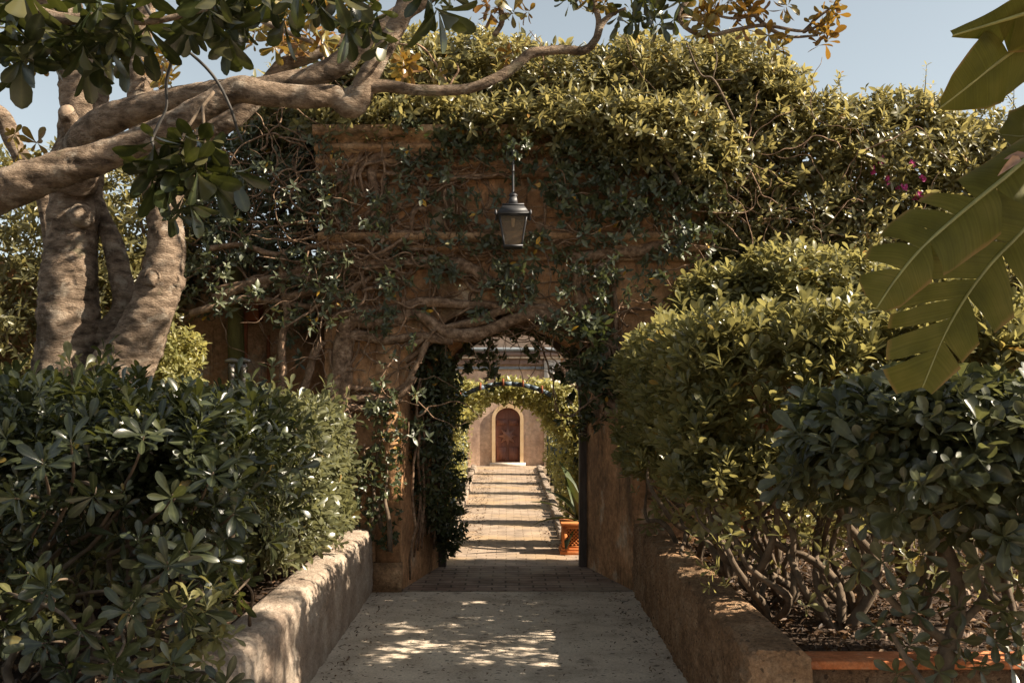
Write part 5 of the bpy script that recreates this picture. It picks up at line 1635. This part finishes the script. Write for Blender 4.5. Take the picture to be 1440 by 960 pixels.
banana_leaf('leaf', bn, [W(1620, -60, 3.1), W(1520, -20, 3.1), W(1450, 15, 3.1), W(1400, 32, 3.1), W(1340, 50, 3.1)],
            [.1, .16, .15, .11, .05, .01], [.08, .09, .07, .06, .03, .01], ([.6], []), (.1, -.8, -.9), .15, .08, .3, .012, 9)
banana_leaf('leaf', bn, [W(1620, 120, 4.3), W(1520, 160, 4.3), W(1450, 190, 4.25), W(1408, 190, 4.2)],
            [.1, .16, .14, .02], [.1, .16, .14, .02], ([], []), (0, -1, .3), .2, .05, .3, .012, 11)
# unseen leaves added beyond the picture's edge to shade the near right shrub
banana_leaf('leaf', bn, [(2.9, 4.0, 2.9), (3.3, 3.9, 3.5), (3.9, 3.8, 3.7), (4.5, 3.7, 3.3)], [.1, .3, .34, .3, .05], [.1, .3, .34, .3, .05], ([.4, .6, .8], [.3, .5, .7]), (0, -.3, 1), .2, .08, .3, .014, 13)
banana_leaf('leaf', bn, [(2.95, 4.1, 2.9), (3.2, 4.5, 3.6), (3.5, 5.0, 3.8), (3.7, 5.6, 3.4)], [.1, .3, .34, .3, .05], [.1, .3, .34, .3, .05], ([.4, .6, .8], [.3, .5, .7]), (.3, 0, 1), .2, .08, .3, .014, 15)
banana_leaf('leaf', bn, [(2.95, 4.0, 2.9), (3.3, 3.4, 3.6), (3.6, 2.8, 3.9), (3.9, 2.2, 3.5)], [.1, .3, .34, .3, .05], [.1, .3, .34, .3, .05], ([.4, .6, .8], [.3, .5, .7]), (.3, 0, 1), .2, .08, .3, .014, 17)
g = G()
banana_leaf('leaf', bn, [(2.92, 4.0, 2.8), (2.8, 3.7, 3.45), (2.55, 3.3, 3.85), (2.25, 2.8, 3.85)], [.1, .34, .38, .3, .05], [.1, .34, .38, .3, .05], ([.4, .6, .8], [.3, .5, .7]), (.79, -.13, .6), .12, .06, .3, .014, 19)  # this leaf and the next: added out of view to shade the top leaf
banana_leaf('leaf', bn, [(2.92, 4.0, 2.8), (2.7, 3.8, 3.5), (2.45, 3.55, 4.1), (2.2, 3.2, 4.4)], [.1, .34, .38, .3, .05], [.1, .34, .38, .3, .05], ([.4, .6, .8], [.3, .5, .7]), (.79, -.13, .6), .12, .06, .3, .014, 21)
C = np.array([W(1436, 226, 3.45), W(1446, 220, 3.5)])
leaves(g, C, np.array([(-.6, -.1, -.15), (-.5, 0, .1)]), np.array([(0, -1, .5), (0, -1, .3)]), .075, .035, 'lan4', .7, .5)
part('dry_sheath', g, M_dry, bn)

# ---------------------------------------------------------------- fallen leaves
def litter(name, n, x0, x1, y0, y1, z, size, flat=.35, m=M_litter):
    B = np.stack([rg.uniform(x0, x1, n), rg.uniform(y0, y1, n), np.full(n, z) + rg.random(n) * .02], -1)
    a = rg.random(n) * 6.28
    Dr = np.stack([np.cos(a), np.sin(a), rg.normal(size=n) * flat], -1)
    Nn = np.stack([rg.normal(size=n) * flat, rg.normal(size=n) * flat, np.ones(n)], -1)
    g = G()
    L = size * (.5 + rg.random(n))
    leaves(g, B, Dr, Nn, L, L * .4, 'lan3', .3, .3)
    return setting(name, g, m, 'stuff', True)


litter('fallen_leaves', 7500, 1.6, 4.6, 5.45, 10.3, .545, .055)
litter('fallen_leaves', 5500, -5, -1.75, 3.6, 10.0, .545, .065)
litter('fallen_leaves', 420, -1.35, 1.25, 6.6, 10.3, .008, .022, .12)
litter('fallen_leaves', 110, -1.36, -1.1, 6.6, 10.3, .008, .03, .2)
litter('fallen_leaves', 110, 1.0, 1.27, 6.6, 10.3, .008, .03, .2)
litter('fallen_leaves', 700, -.8, -.35, 13, 28, .01, .04, .2)
litter('fallen_leaves', 400, .5, .8, 13, 28, .01, .04, .2)
